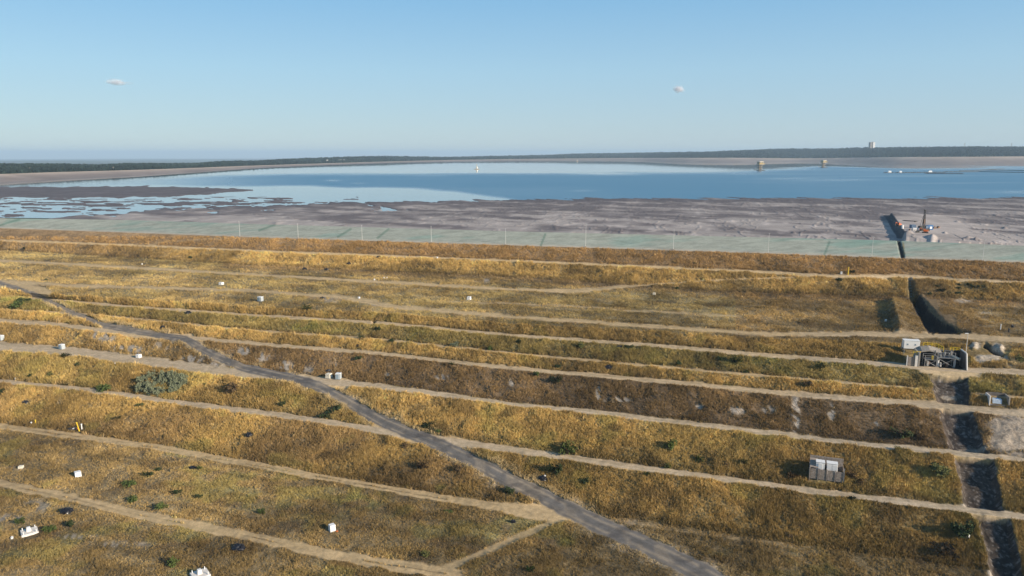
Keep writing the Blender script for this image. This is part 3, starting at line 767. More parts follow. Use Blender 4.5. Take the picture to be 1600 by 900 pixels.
def scatter(name, pts, tints, scales, variants, label):
    me = bpy.data.meshes.new(name)
    me.vertices.add(len(pts)); me.vertices.foreach_set("co", np.asarray(pts, np.float32).ravel())
    a = me.attributes.new("tint", 'FLOAT_COLOR', 'POINT'); c = np.ones((len(pts), 4), np.float32); c[:, :3] = tints; a.data.foreach_set("color", c.ravel())
    a = me.attributes.new("size", 'FLOAT', 'POINT'); a.data.foreach_set("value", np.asarray(scales, np.float32))
    me.materials.append(variants[0].materials[0])
    o = link(name, me); tag(o, label, kind='stuff')
    col_ = bpy.data.collections.new(name + "_sources")
    for v in variants:
        col_.objects.link(bpy.data.objects.new(name + "_piece", v))
    ng = bpy.data.node_groups.new(name + "_nodes", 'GeometryNodeTree')
    ng.interface.new_socket("Geometry", in_out='INPUT', socket_type='NodeSocketGeometry'); ng.interface.new_socket("Geometry", in_out='OUTPUT', socket_type='NodeSocketGeometry')
    gi = ng.nodes.new("NodeGroupInput"); go = ng.nodes.new("NodeGroupOutput")
    m2p = ng.nodes.new("GeometryNodeMeshToPoints"); iop = ng.nodes.new("GeometryNodeInstanceOnPoints")
    ci = ng.nodes.new("GeometryNodeCollectionInfo"); ci.inputs[0].default_value = col_; ci.inputs[1].default_value = True; ci.inputs[2].default_value = True
    rv = ng.nodes.new("FunctionNodeRandomValue"); rv.data_type = 'FLOAT_VECTOR'; rv.inputs[0].default_value = (-.12, -.12, 0); rv.inputs[1].default_value = (.12, .12, 6.283)
    na = ng.nodes.new("GeometryNodeInputNamedAttribute"); na.data_type = 'FLOAT'; na.inputs[0].default_value = "size"
    L = ng.links.new
    L(gi.outputs[0], m2p.inputs[0]); L(m2p.outputs[0], iop.inputs['Points']); L(ci.outputs[0], iop.inputs['Instance']); iop.inputs['Pick Instance'].default_value = True
    L(rv.outputs[0], iop.inputs['Rotation']); L(na.outputs[0], iop.inputs['Scale']); L(iop.outputs[0], go.inputs[0])
    md = o.modifiers.new("scatter", 'NODES'); md.node_group = ng
    return o

# grass density per cell
cell = lambda a: fc(a).reshape(-1)
P00 = V[Q[:, :, 0]]; P10 = V[Q[:, :, 1]]; P11 = V[Q[:, :, 2]]; P01 = V[Q[:, :, 3]]
area = (np.linalg.norm(np.cross(P10 - P00, P01 - P00), axis=-1)).reshape(-1)
cpx, crw = cell(PX), cell(RW)
bd = np.repeat(np.array(rowsB)[:-1, None], NC - 1, 1).reshape(-1)
grow = (cls.reshape(-1) == 0) * (1 - np.clip(cell(m_path) * 1.6, 0, 1)) * (1 - np.clip(cell(m_rub) * 1.5, 0, 1)) * (1 - cell(m_all)) * (1 - np.clip(cell(m_road) * 2, 0, 1)) * (1 - cell(m_tr)) * (1 - cell(m_cut))
vis = (cpx > -150) & (cpx < 1750) & (crw < 1000) & (crw > 370)
tall = np.zeros(len(bd))
for nm, v_ in (('liner_foot', .45), ('t1', .65), ('top', .9), ('p1l', .75), ('p2l', .9), ('p3l', .5), ('p4l', 1.0), ('p5l', .85)): tall[bd == bname.index(nm)] = v_
tall[bd == 3] = .22; tall[bd >= bname.index('p6l')] = .35
tall = np.where(tall == 0, .3, tall)
n1c = cell(n1); n2c = cell(n2)
dist = np.hypot(cell(gx), cell(gy))
EXCL = [(519, 826, 9, 5), (122, 742, 9, 5), (217, 557, 7, 4), (514, 590, 10, 5), (529, 591, 10, 5), (733, 467, 6, 3), (346, 444, 6, 3), (46, 832, 19, 11), (313, 899, 20, 12), (104, 799, 12, 7), (372, 856, 12, 7),
        (389, 681, 8, 5), (97, 545, 9, 5), (407, 470, 8, 4), (1422, 550, 14, 10), (1430, 556, 12, 12), (1291, 752, 32, 7), (1268, 740, 10, 12), (1561, 627, 13, 12), (1470, 560, 42, 18), (1509, 565, 7, 14), (1422, 451, 7, 17), (1455, 490, 12, 20), (1440, 480, 12, 18), (1475, 508, 20, 14),
        (40, 629, 7, 4), (301, 731, 7, 4), (848, 747, 7, 5), (802, 816, 6, 4), (294, 489, 6, 3), (254, 512, 6, 3), (951, 575, 7, 4), (33, 731, 6, 4), (19, 842, 5, 4), (124, 671, 12, 6), (1545, 548, 36, 18)]
for (x_, y_, rx_, ry_) in EXCL: vis = vis & (np.hypot((cpx - x_) / rx_, (crw - y_) / ry_) > 1)
clump = np.clip(cell(fbm(gx / 4, gy / 4, 319, 3)) * 2.6 - .45, .4, 1.5)
w_ = area * grow * clump * vis * (.35 + tall) * (.5 + n2c) * np.clip(230 / dist, .3, 1.6) ** 1.6
NT = 700000
pick = rng.choice(len(w_), NT, p=w_ / w_.sum())
u = rng.random(NT)[:, None]; v = rng.random(NT)[:, None]
A0 = P00.reshape(-1, 3)[pick]; A1 = P10.reshape(-1, 3)[pick]; A2 = P11.reshape(-1, 3)[pick]; A3 = P01.reshape(-1, 3)[pick]
pts = (A0 * (1 - u) + A1 * u) * (1 - v) + (A3 * (1 - u) + A2 * u) * v
tc = np.stack([cell(col[..., i]) for i in range(3)], -1)[pick]
br = rng.normal(1.0, .20, NT)[:, None]
hue = rng.random(NT)[:, None]
tc = tc * .90 + tc.mean(1, keepdims=True) * .10
tc = tc * np.array((1.24, 1.18, 1.05)) * np.clip(br, .35, 1.9) * (np.array((1.05, .97, .68)) * hue + np.array((.99, .98, .86)) * (1 - hue)) * 1.05
straw = (rng.random(NT) < .12)[:, None]; tc = np.where(straw, tc * 1.3 + .03, tc)
sz = (.22 + .44 * tall[pick]) * np.clip(.6 + clump[pick] * .5, .6, 1.3) * np.clip(rng.normal(1, .3, NT), .4, 2) * np.clip(dist[pick] / 230, .8, 1.5)
tufts = []
for i in range(4):
    me = blade_tuft(11, .9, .42, .045, 50 + i); me.materials.append(M_tuft); tufts.append(me)
scatter("dry_grass", pts, np.clip(tc, .01, .8), sz, tufts, 'dry golden grass and reeds covering the terraces and banks')

# ------------------------------------------------------------------ builders for things
class G:
    def __init__(s): s.v = []; s.f = []
    def add(s, vs, fs):
        k = len(s.v); s.v += [tuple(p) for p in vs]; s.f += [tuple(i + k for i in f) for f in fs]; return s
    def box(s, c, d, rz=0.0, top=1.0, bev=0.0):
        cx, cy, cz = c; x, y, z = d[0] / 2, d[1] / 2, d[2] / 2
        ca, sa = math.cos(rz), math.sin(rz); P_ = []
        for zz, k in ((-z, 1.0), (z, top)):
            for a, b_ in ((-x, -y), (x, -y), (x, y), (-x, y)):
                a *= k; b_ *= k
                P_.append((cx + a * ca - b_ * sa, cy + a * sa + b_ * ca, cz + zz))
        return s.add(P_, [(3, 2, 1, 0), (4, 5, 6, 7), (0, 1, 5, 4), (1, 2, 6, 5), (2, 3, 7, 6), (3, 0, 4, 7)])
    def rod(s, a, b_, r0, r1=None, n=6, cap=True):
        a = Vector(a); b_ = Vector(b_); r1 = r0 if r1 is None else r1
        d = (b_ - a).normalized(); u = d.orthogonal().normalized(); w = d.cross(u)
        P_ = [a + (u * math.cos(2 * math.pi * i / n) + w * math.sin(2 * math.pi * i / n)) * r0 for i in range(n)] + [b_ + (u * math.cos(2 * math.pi * i / n) + w * math.sin(2 * math.pi * i / n)) * r1 for i in range(n)]
        fs = [(i, (i + 1) % n, n + (i + 1) % n, n + i) for i in range(n)]
        if cap: fs += [tuple(range(n))[::-1], tuple(range(n, 2 * n))]
        return s.add(P_, fs)
    def prism(s, prof, y0, y1):
        """profile in x,z pulled along y"""
        n = len(prof)
        return s.add([(x, y0, z) for x, z in prof] + [(x, y1, z) for x, z in prof], [tuple(range(n)), tuple(range(2 * n - 1, n - 1, -1))] + [(i, i + n, (i + 1) % n + n, (i + 1) % n) for i in range(n)])
    def lathe(s, prof, c=(0, 0, 0), n=12):
        P_ = [(c[0] + r * math.cos(2 * math.pi * i / n), c[1] + r * math.sin(2 * math.pi * i / n), c[2] + z) for r, z in prof for i in range(n)]
        fs = [(k * n + i, k * n + (i + 1) % n, (k + 1) * n + (i + 1) % n, (k + 1) * n + i) for k in range(len(prof) - 1) for i in range(n)]
        return s.add(P_, fs)
    def lump(s, c, r, seed, sub=2, jag=.35, flat=.0):
        rr_ = random.Random(seed); bm = bmesh.new(); bmesh.ops.create_icosphere(bm, subdivisions=sub, radius=1)
        P_ = []
        for v_ in bm.verts:
            k = 1 + jag * (rr_.random() - .5) * 2
            z = v_.co.z * k * r[2]
            P_.append((c[0] + v_.co.x * k * r[0], c[1] + v_.co.y * k * r[1], c[2] + max(z, -flat if flat else z)))
        fs = [[v_.index for v_ in f.verts] for f in bm.faces]; bm.free()
        return s.add(P_, fs)
    def mesh(s, name, mat, smooth=False):
        me = bpy.data.meshes.new(name); me.from_pydata(s.v, [], s.f); me.materials.append(mat)
        if smooth: me.polygons.foreach_set("use_smooth", [True] * len(me.polygons))
        me.update(); return me
    def build(s, name, mat, parent=None, smooth=False, bevel=0.0, label=None):
        o = link(name, s.mesh(name, mat, smooth), parent)
        if bevel:
            b_ = o.modifiers.new("bevel", 'BEVEL'); b_.width = bevel; b_.segments = 1
        if label: o['label'] = label
        return o

def thing(name, label, cat, loc, rz=0.0, group=None, scale=1.0):
    o = bpy.data.objects.new(name, None); COL.objects.link(o); o.empty_display_size = .5
    o.location = loc; o.rotation_euler = (0, 0, rz); o.scale = (scale,) * 3
    return tag(o, label, cat, group)
def dup(root, loc, rz, label, group=None, scale=None):
    r = root.copy(); COL.objects.link(r); r.location = loc; r.rotation_euler = (0, 0, rz); r['label'] = label
    if group: r['group'] = group
    if scale: r.scale = scale if isinstance(scale, tuple) else (scale,) * 3
    for ch in [c for c in bpy.data.objects if c.parent == root]:
        c = ch.copy(); COL.objects.link(c); c.parent = r
        for g in [c2 for c2 in bpy.data.objects if c2.parent == ch]:
            d = g.copy(); COL.objects.link(d); d.parent = c
    return r

AL = R(-19)                       # the terraces' direction
m_white = flat_mat("white_painted_steel", (.78, .77, .75), .5, var=.06, scale=2)
m_cream = flat_mat("cream_paint", (.70, .64, .52), .6, var=.1)
m_bluegrey = flat_mat("blue_grey_sheet", (.22, .29, .34), .55, var=.12)
m_blue = flat_mat("blue_container_paint", (.05, .16, .36), .5, var=.2)
m_blue2 = flat_mat("dull_blue_paint", (.09, .15, .24), .6, var=.25)
m_dark = flat_mat("dark_machinery", (.035, .032, .03), .6, var=.3)
m_black = flat_mat("black_plastic_sheet", (.012, .012, .016), .35, var=.3, scale=6)
m_orange = flat_mat("orange_machine_paint", (.55, .13, .03), .5, var=.2)
m_yellow = flat_mat("yellow_paint", (.70, .48, .03), .5, var=.12)
m_steel = flat_mat("galvanised_steel", (.27, .27, .27), .45, .3, var=.2)
m_rust = flat_mat("rusty_steel", (.20, .12, .08), .8, var=.35)
m_conc = flat_mat("weathered_concrete", (.29, .26, .225), .9, var=.2, scale=1.5, bump=.3)
m_concw = flat_mat("pale_concrete", (.66, .62, .57), .85, var=.1, scale=2, bump=.2)
m_concd = flat_mat("dark_concrete", (.12, .105, .095), .9, var=.3, scale=.8, bump=.3)  # dark tone; on recess walls and floors it stands in for shade
m_shade = flat_mat("chamber_shade_black", (.018, .018, .02), .8, var=.3)  # near-black colour standing in for shade on chamber floor and back wall
m_wood = flat_mat("grey_weathered_timber", (.29, .24, .20), .85, var=.3, scale=2.5, bump=.3)
m_glass = flat_mat("dark_window_glass", (.03, .04, .05), .1, var=.1)
m_red = flat_mat("red_plastic", (.55, .05, .03), .5)
m_steelL = flat_mat("pale_lamp_pole_steel", (.6, .6, .58), .5, var=.08)
m_hull = flat_mat("dark_hull", (.06, .06, .055), .6, var=.2)
m_sandc = flat_mat("ochre_tower_wall", (.42, .34, .22), .85, var=.25, scale=.5)
m_bark = flat_mat("brown_bark", (.09, .06, .04), .9, var=.3)

# --- white instrument housings: plinth, body, lid, latch
def housing(name, label, px, row, w, h, rz, mat=m_white, cat='housing', group=None):
    p = gpos(px, row); t_ = thing(name, label, cat, p, rz, group, .84)
    G().box((0, 0, .03), (w * 1.12, w * 1.12, .22)).build('plinth', m_conc, t_)
    G().box((0, 0, .1 + h * .46), (w, w, h * .92), top=.94).build('body', mat, t_, bevel=.03)
    G().box((0, 0, .1 + h * .96), (w * 1.02, w * 1.02, h * .09), top=.9).build('lid', mat, t_)
    G().box((0, -w * .49, .1 + h * .7), (.12, .05, .2)).build('latch', m_steel, t_)
    return t_
housing('instrument_housing', 'largest white box housing alone in the grass near the bottom centre, casting a long shadow', 519, 829, 1.5, 1.65, R(35))
housing('instrument_housing', 'white six-sided looking housing in grass between the two lowest sandy tracks at left', 122, 744.5, 1.75, 1.5, R(40))
housing('instrument_housing', 'white box beside the wide pale track on the left below the eroded bank', 217, 559, 1.7, 1.4, AL)
housing('instrument_housing', 'cream white box standing just left of the blue grey cabin beside the road', 514, 590.5, 2.0, 1.7, AL, m_cream)
housing('instrument_housing', 'white box alone on the wide flat terrace right of centre', 733, 468.5, 1.7, 1.5, AL)
housing('instrument_housing', 'small white box on the upper flat terrace near a sandy scar at left', 346, 445, 2.0, 1.3, AL)
housing('small_housing', 'tiny white box standing on sandy terrace beside the low mound', 561, 466.5, .9, .8, AL)
housing('small_housing', 'small white block in the grass left of the concrete slab with posts', 19, 842, .5, .55, R(20))
housing('small_housing', 'low beige block in the grass at far left above the lowest track', 33, 731.5, 1.3, .7, R(10), m_cream)
housing('small_housing', 'small white box on the steep bank near the dark bush by the road', 851.5, 746.5, .45, .7, R(10))
housing('small_housing', 'small white box in the dark bush near the lower right trench', 1512, 840, .6, .7, R(10))
housing('small_housing', 'white box at the top of the upper bank beside the yellow post', 1314.5, 428.5, .9, 1.3, AL)
housing('small_housing', 'tiny white box in the shade left of the lit earth mound', 1384, 502.5, .8, .9, AL)
housing('small_housing', 'tiny cream box on the upper terrace below the ramp track', 1022, 460.5, 1.2, .9, AL, m_cream)
housing('small_housing', 'tiny white box left of a pair on the upper bank foot', 585, 438, .7, .8, AL)
housing('small_housing', 'tiny white box, left one of a close pair on the upper bank foot', 600, 435.5, .6, .8, AL)
housing('small_housing', 'tiny white box, right one of a close pair on the upper bank foot', 604.5, 435.5, .6, .8, AL)
housing('small_housing', 'tiny white box beside the topmost thin track under the rust coloured bank', 683, 404, .9, .9, AL)
housing('small_housing', 'tiny white block beside the upper track at far left', 222, 413.5, .7, .7, AL)
housing('small_housing', 'tiny white block at the foot of the golden bank at left beside the narrow track', 24, 593, .5, .6, AL)
housing('small_housing', 'tiny white block on the grassy bank directly below the wide left track', 179.5, 569, .5, .5, AL)

# --- portable cabins: skid, four walls as body, door (> handle), roof, vent
def cabin(label, px, row, w, d, h, rz):
    t_ = thing('site_cabin', label, 'cabin', gpos(px, row), rz, 'blue grey site cabins beside the tracks', .76)
    G().box((0, 0, .06), (w * .96, d * .96, .22)).build('skid', m_steel, t_)
    G().box((0, 0, .14 + h / 2), (w, d, h)).build('body', m_cabin, t_, bevel=.03)
    dr = G().box((-w * .12, -d / 2 - .03, .16 + h * .46), (w * .5, .06, h * .88)).build('door', m_bluegrey, t_)
    G().box((w * .04, -d / 2 - .08, .2 + h * .45), (.05, .07, .25)).build('handle', m_steel, dr)
    G().box((0, 0, .16 + h + .05), (w * 1.06, d * 1.06, .14), top=.9).build('roof', m_white, t_)
    G().rod((w * .25, d * .25, h + .2), (w * .25, d * .25, h + .55), .07).build('vent_pipe', m_steel, t_)
    for k in range(3): G().box((w / 2 + .02, -d * .3 + k * d * .3, .14 + h / 2), (.05, .06, h * .94)).build('rib', m_cabin, t_)
    return t_
m_cabin = flat_mat("pale_cabin_sheet", (.40, .44, .46), .5, var=.08)
cabin('blue grey cabin beside the road at the start of the middle right-hand track', 529, 592, 2.1, 2.1, 2.3, AL + R(14))
cabin('blue grey cabin standing on the upper edge of the wide pale track at left', 97, 545.5, 2.1, 2.0, 2.2, AL)
cabin('blue grey cabin cut by the left edge of the photo beside the wide pale track', 2, 531.5, 2.2, 2.0, 2.3, AL)
cabin('blue grey cabin on the flat terrace above the road, left of centre', 407, 470.5, 2.4, 2.2, 2.2, AL)

# --- concrete slabs with posts
def slab(label, px, row, rz, s=1.0):
    t_ = thing('survey_slab', label, 'slab', gpos(px, row), rz, None, s)
    G().box((0, 0, .15), (3.3, 3.3, .5), top=.97).build('slab', m_concw, t_, bevel=.04)
    G().box((-.1, .1, .75), (.95, .95, .95), top=.8).build('pillar', m_concw, t_, bevel=.04)
    G().box((-.1, .1, 1.25), (.7, .7, .08)).build('pillar_cap', m_white, t_)
    for x, y in ((-1.2, -1.2), (1.2, 1.2), (-1.2, 1.2), (1.2, -1.2)): G().rod((x, y, .25), (x, y, .95), .085).build('post', m_white, t_)
slab('white concrete slab with corner posts in the grass at the lower left edge', 46, 832, R(38))
slab('white concrete slab with corner posts cut by the bottom edge of the photo', 313, 899, R(38))

# --- heaps under black plastic sheet
def sheet_heap(label, px, row, w, d, h, seed, sub=3):
    p = gpos(px, row); g_ = G()
    w *= 1.2; d *= 1.2; h *= 1.15
    g_.lump((0, 0, 0), (w / 2, d / 2, h), seed, sub, .16, .15)
    rs = random.Random(seed)
    for i in range(5): 
        a = rs.uniform(0, 6.28); g_.lump((math.cos(a) * w * .3, math.sin(a) * d * .3, h * .3), (w * .18, d * .18, h * .6), seed + i + 1, 1, .3, .15)
    o = link('black_sheet_heap', g_.mesh('black_sheet_heap', m_black)); o.location = p; tag(o, label, 'covered heap', 'black plastic covered heaps in the grass')
sheet_heap('black plastic covered heap below the lowest sandy track at far left', 104, 800, 2.3, 2.0, .9, 1)
sheet_heap('black plastic covered heap below the lowest sandy track, above the bottom slab with posts', 372, 857, 2.3, 2.0, .8, 2)
sheet_heap('black plastic covered heap on the golden bank above the second lowest track', 389, 681, 1.5, 1.4, .9, 3)
sheet_heap('small black heap on the golden bank at far left below the narrow track', 40, 629.5, 1.6, 1.3, .7, 4)
sheet_heap('small black heap in grass right of the green weeds on the lower terrace', 301, 731.5, 1.5, 1.0, .5, 5)
sheet_heap('black heap beside the small white box on the bank above the road', 848, 748.5, 1.7, 1.4, .8, 6)
sheet_heap('small black heap at the right end of the lower terrace beside the track junction', 802, 816, 1.0, .8, .6, 7)
sheet_heap('small black heap on the second bank from the top road bend at left', 294.5, 489.5, 1.7, 1.5, .9, 8)
sheet_heap('small black heap on the reedy bank above the road at left', 254.5, 513, 1.7, 1.5, .9, 9)
sheet_heap('small black heap on the reedy bank just right of centre', 951, 576, 2.0, 1.6, 1.0, 10)
sheet_heap('small black heap in the reeds at the centre of the bank', 560, 541.5, 1.4, 1.2, .7, 11)
sheet_heap('small black heap on the upper flat terrace left of centre', 503.5, 466.5, 1.8, 1.2, .7, 12)
sheet_heap('black heap on the bank top beside the third track right of centre', 968, 543.5, 1.8, 1.2, .8, 13)
sheet_heap('small black heap at the far left on the bank below the first bend', 7, 489.5, 1.4, 1.1, .7, 14)
sheet_heap('small black heap behind the cream box by the cabin', 513, 581.5, 1.7, 1.0, .9, 15)
sheet_heap('tiny black heap on the terrace at the far right below the upper bank', 1582, 511.5, .8, .8, .9, 16)
sheet_heap('tiny dark heap on upper bank, left of two dark specks', 476, 421, 2.2, 1.8, .8, 17)
sheet_heap('tiny dark heap on upper bank, right of two dark specks', 510, 422.5, 1.9, 1.6, 1.0, 18)
sheet_heap('tiny dark heap high on the upper bank near centre', 545, 413, 2.0, 1.5, .9, 19)
sheet_heap('tiny dark heap on the far bank near the topmost track', 592, 402, 1.8, 1.5, .8, 20)

# --- marker posts
def marker(label, px, row, h, mat, tilt=0.0, r=.09):
    t_ = thing('marker_post', label, 'post', gpos(px, row)); t_.rotation_euler = (0, tilt, 0)
    G().rod((0, 0, -.3), (0, 0, h), r, r * .9, 8).build('pole', mat, t_)
    G().lathe([(r * 1.5, 0), (r * 1.5, .16), (.01, .2)], (0, 0, h), 8).build('cap', mat, t_)
marker('tall leaning yellow marker post above the second lowest track at left', 124, 673.5, 2.7, m_yellow, R(-12), .17)
marker('white post standing right beside the tall yellow marker', 128, 670.5, 1.5, m_white, 0, .17)
marker('short yellow marker post at the far left above the track', 56, 663, 1.3, m_yellow, 0, .14)
marker('short white post just left of the short yellow marker', 49.5, 665, 1.0, m_white, 0, .17)
marker('yellow post at the top of the upper bank by the white box', 1325, 429, 3.2, m_yellow, 0, .25)
marker('white post on the terrace at far right beyond the earth cut', 1563, 516, 1.9, m_white, 0, .14)
marker('short dark capped post on the terrace right of the white post at far right', 1576, 519, 1.0, m_dark, 0, .25)
# debris by the marker
t_ = thing('debris_pile', 'low pile of dark debris with a white can beside the tall yellow marker', 'debris', gpos(113, 671), .2)
G().lump((0, 0, .1), (1.5, .7, .45), 5, 2, .4, .2).build('dark_scrap', m_dark, t_)
G().rod((.2, -.3, .35), (.75, -.3, .5), .16).build('can', m_white, t_)
G().box((1.7, -.1, .2), (.6, .4, .4), .4).build('red_crate', m_red, t_)
t_ = thing('orange_bag', 'small orange red object in grass at the right of the largest white housing', 'bag', gpos(526.5, 831), 0)
G().lump((0, 0, .12), (.3, .2, .2), 3, 1, .25, .1).build('sack', m_orange, t_)
G().rod((0, 0, .25), (.08, 0, .42), .04).build('tie', m_orange, t_)

# --- timber bin with white cabinets
p = gpos(1264.5, 749.5); q_ = gpos(1317.5, 757.5)
ang_ = math.atan2(q_.y - p.y, q_.x - p.x); Lw = (q_ - p).length; sc_ = scale_at(p)
dz_ = (q_.z - p.z)
bin_ = thing('timber_bin', 'long grey timber bin of four planked bays dug into the bank beside the lower track', 'storage bin', (p.x, p.y, min(p.z, q_.z) + .45), ang_)
Hf = 2.5; Dp = 4.0; bay = Lw / 4
for i in range(4):
    for k in range(6):
        G().box((bay * (i + .5), random.uniform(-.02, .02), .1 + k * Hf / 6 + Hf / 12), (bay - .34, .09, Hf / 6 - .045)).build('plank', m_wood, bin_)
for i in range(5):
    G().box((bay * i, -.02, Hf / 2 - .3), (.2, .22, Hf + 1.1 + (1.6 if i == 4 else 0))).build('post', m_wood if i < 4 else m_steel, bin_)
for k in range(9): G().box((Lw / 2, Dp, .3 + k * .48), (Lw, .1, .44)).build('back_plank', m_wood, bin_)
for i in (0, 2, 4): G().box((bay * i, Dp / 2, 1.3), (.12, Dp, 2.4)).build('divider', m_wood, bin_)
G().box((Lw / 2, Dp / 2, .05), (Lw, Dp, .2)).build('floor', m_concd, bin_)
G().prism([(0, 0), (bay * .95, 0), (bay * .95, .12), (0, .12)], 1.2, 4.3).build('cover_board', m_wood, bin_)
for ch in [c for c in bpy.data.objects if c.parent == bin_ and c.name.startswith('cover_board')]: ch.location = (0, -.3, 2.0); ch.rotation_euler = (R(24), 0, 0)
def tank_on_bin(label, x, w, h, split):
    t_ = thing('white_cabinet', label, 'cabinet', bin_.matrix_basis @ Vector((x, 2.0, 1.2)) if False else (p.x + math.cos(ang_) * x - math.sin(ang_) * 1.9, p.y + math.sin(ang_) * x + math.cos(ang_) * 1.9, bin_.location.z + .15), ang_)
    G().box((0, 0, h / 2), (w, 1.6, h)).build('body', m_white, t_, bevel=.05)
    G().box((0, 0, h + .06), (w * 1.05, 1.75, .12)).build('lid', m_white, t_)
    for s_ in split: G().box((s_ * w, -.84, h * .5), (w * .45, .08, h * .86)).build('door', m_white, t_)
    G().box((0, -.9, h * .52), (.08, .06, .5)).build('handle_bar', m_steel, t_)
tank_on_bin('taller white cabinet standing in the left half of the timber bin', bay * 1.22, 1.9, 3.7, (0,))
tank_on_bin('wider white cabinet standing in the right half of the timber bin', bay * 2.62, 2.35, 3.7, (-.25, .25))

# --- outlet chamber dug into the bank: floor, walls, rim beams, fittings
pL = gpos(1437, 573.5); pR = gpos(1508, 578); zf = min(pL.z, pR.z) - .15
oa = math.atan2(pR.y - pL.y, pR.x - pL.x); OL = math.hypot(pR.x - pL.x, pR.y - pL.y)
ch_ = thing('outlet_chamber', 'open concrete outlet chamber cut into the bank at the head of the trench', 'concrete chamber', (pL.x, pL.y, zf), oa)
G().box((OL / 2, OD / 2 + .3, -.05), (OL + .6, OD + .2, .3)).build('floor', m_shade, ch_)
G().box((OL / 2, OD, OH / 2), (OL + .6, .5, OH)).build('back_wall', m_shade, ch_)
G().prism([(-.45, -.4), (.0, -.4), (.0, OH), (-.45, OH)], .3, OD).build('side_wall', m_conc, ch_)
G().prism([(OL, -.4), (OL + .5, -.4), (OL + .5, OH + .4), (OL, OH + .4)], 1.2, OD).build('side_wall', m_concd, ch_)
G().rod((OL + .3, OD, OH + .5), (OL + .3, 1.2, OH + .5), .22, n=6).build('coping', m_concw, ch_)
G().rod((OL + .3, 1.2, OH + .5), (OL + .3, -.6, .2), .22, n=6).build('coping', m_concw, ch_)
G().add([(OL + .1, 1.2, OH + .4), (OL + .6, 1.2, OH + .4), (OL + .6, -.6, .1), (OL + .1, -.6, .1), (OL + .1, 1.2, -.3), (OL + .6, 1.2, -.3), (OL + .6, -.6, -.3), (OL + .1, -.6, -.3)], [(0, 1, 2, 3), (0, 3, 7, 4), (1, 5, 6, 2), (3, 2, 6, 7), (4, 7, 6, 5), (0, 4, 5, 1)]).build('wing_wall', m_concd, ch_)
pts_ = [(0, OD - .3, OH), (OL * .1, OD - .3, OH + .6), (OL * .28, OD - .3, OH + 1.0), (OL * .42, OD - .3, OH + .6), (OL * .56, OD - .3, OH + .1)]
g_ = G()
for a, b_ in zip(pts_[:-1], pts_[1:]): 
    g_.add([(a[0], OD - 2.2, a[2] - .75), (b_[0], OD - 2.2, b_[2] - .75), (b_[0], OD + .2, b_[2] + .2), (a[0], OD + .2, a[2] + .2), (a[0], OD - 2.2, a[2] - 1.1), (b_[0], OD - 2.2, b_[2] - 1.1), (b_[0], OD + .2, b_[2] - .3), (a[0], OD + .2, a[2] - .3)],
           [(0, 1, 2, 3), (7, 6, 5, 4), (0, 4, 5, 1), (3, 2, 6, 7), (0, 3, 7, 4), (1, 5, 6, 2)])
g_.build('concrete_hood', m_conc, ch_)
G().box((-.9, .6, 1.3), (.75, .5, 4.3)).build('pier', m_concw, ch_); G().box((-2.3, .9, 1.0), (1.7, .35, 3.4)).build('timber_panel', m_wood, ch_)
G().box((-3.3, .9, 1.2), (.3, .4, 3.9)).build('pier', m_concw, ch_)
for i in range(5): G().box((-2.3, .68, -.3 + .65 * i + .3), (1.6, .06, .55)).build('plank', m_wood, ch_)
# yellow guard rails along the rim
def railing(label, A_, B2, n, h=1.1):
    A_ = Vector(A_); B2 = Vector(B2)
    t_ = thing('guard_rail', label, 'railing', A_)
    D_ = B2 - A_
    for i in range(n + 1): q2_ = D_ * (i / n); G().rod(q2_ + Vector((0, 0, -.2)), q2_ + Vector((0, 0, h)), .075).build('post', m_yellow, t_)
    for hh in (h, h * .55): G().rod(Vector((0, 0, hh)), D_ + Vector((0, 0, hh)), .065).build('rail', m_yellow, t_)
def och(x, y, z): return (pL.x + math.cos(oa) * x - math.sin(oa) * y, pL.y + math.sin(oa) * x + math.cos(oa) * y, zf + z)
railing('yellow guard rail on top of the concrete hood, level stretch', och(OL * .17, OD, OH + .9), och(OL * .46, OD, OH + .8), 3)
railing('yellow guard rail descending from the hood toward the steel platform', och(OL * .46, OD, OH + .8), och(OL * .62, OD - .6, OH - .1), 3)
railing('yellow guard rail along the right rim of the outlet chamber', och(OL * .78, OD, OH - .1), och(OL * 1.0, OD, OH - .2), 3)
railing('short yellow guard rail on the left rim beside the concrete pier', och(-1.6, 1.6, 3.6), och(0.2, 1.6, 3.6), 2, .9)
# steel platforms inside
def platform(label, x, y, w, d, h, tanks):
    t_ = thing('steel_platform', label, 'steel platform', och(x, y, .1), oa)
    for a in (-w / 2, w / 2):
        for b_ in (-d / 2, d / 2): G().rod((a, b_, 0), (a, b_, h), .1).build('leg', m_steel, t_)
    G().box((0, 0, h * .62), (w, d, .14)).build('deck', m_steel, t_)
    G().rod((-w / 2, -d / 2, .2), (w / 2, -d / 2, h * .6), .06).build('brace', m_steel, t_); G().rod((w / 2, -d / 2, .2), (-w / 2, -d / 2, h * .6), .06).build('brace', m_steel, t_)
    for hh in (h, h * .82): 
        for b_ in (-d / 2, d / 2): G().rod((-w / 2, b_, hh), (w / 2, b_, hh), .055).build('rail', m_steel, t_)
    for (tx, ty, tz, r_, th, mt) in tanks:
            r_ *= .72; th *= .75
            G().lathe([(.01, 0), (r_, .02), (r_, th), (r_ * .6, th + r_ * .4), (.01, th + r_ * .45)], (tx, ty, tz), 10).build('valve_housing', mt, t_)
platform('galvanised steel platform with yellow valve at the left of the outlet chamber', OL * .26, 2.4, 3.1, 2.4, 3.4, [(.5, -.6, 2.1, .38, 1.5, m_yellow), (-.6, -.5, .1, .4, 2.0, m_concw), (0, .4, .1, .5, 1.6, m_rust)])
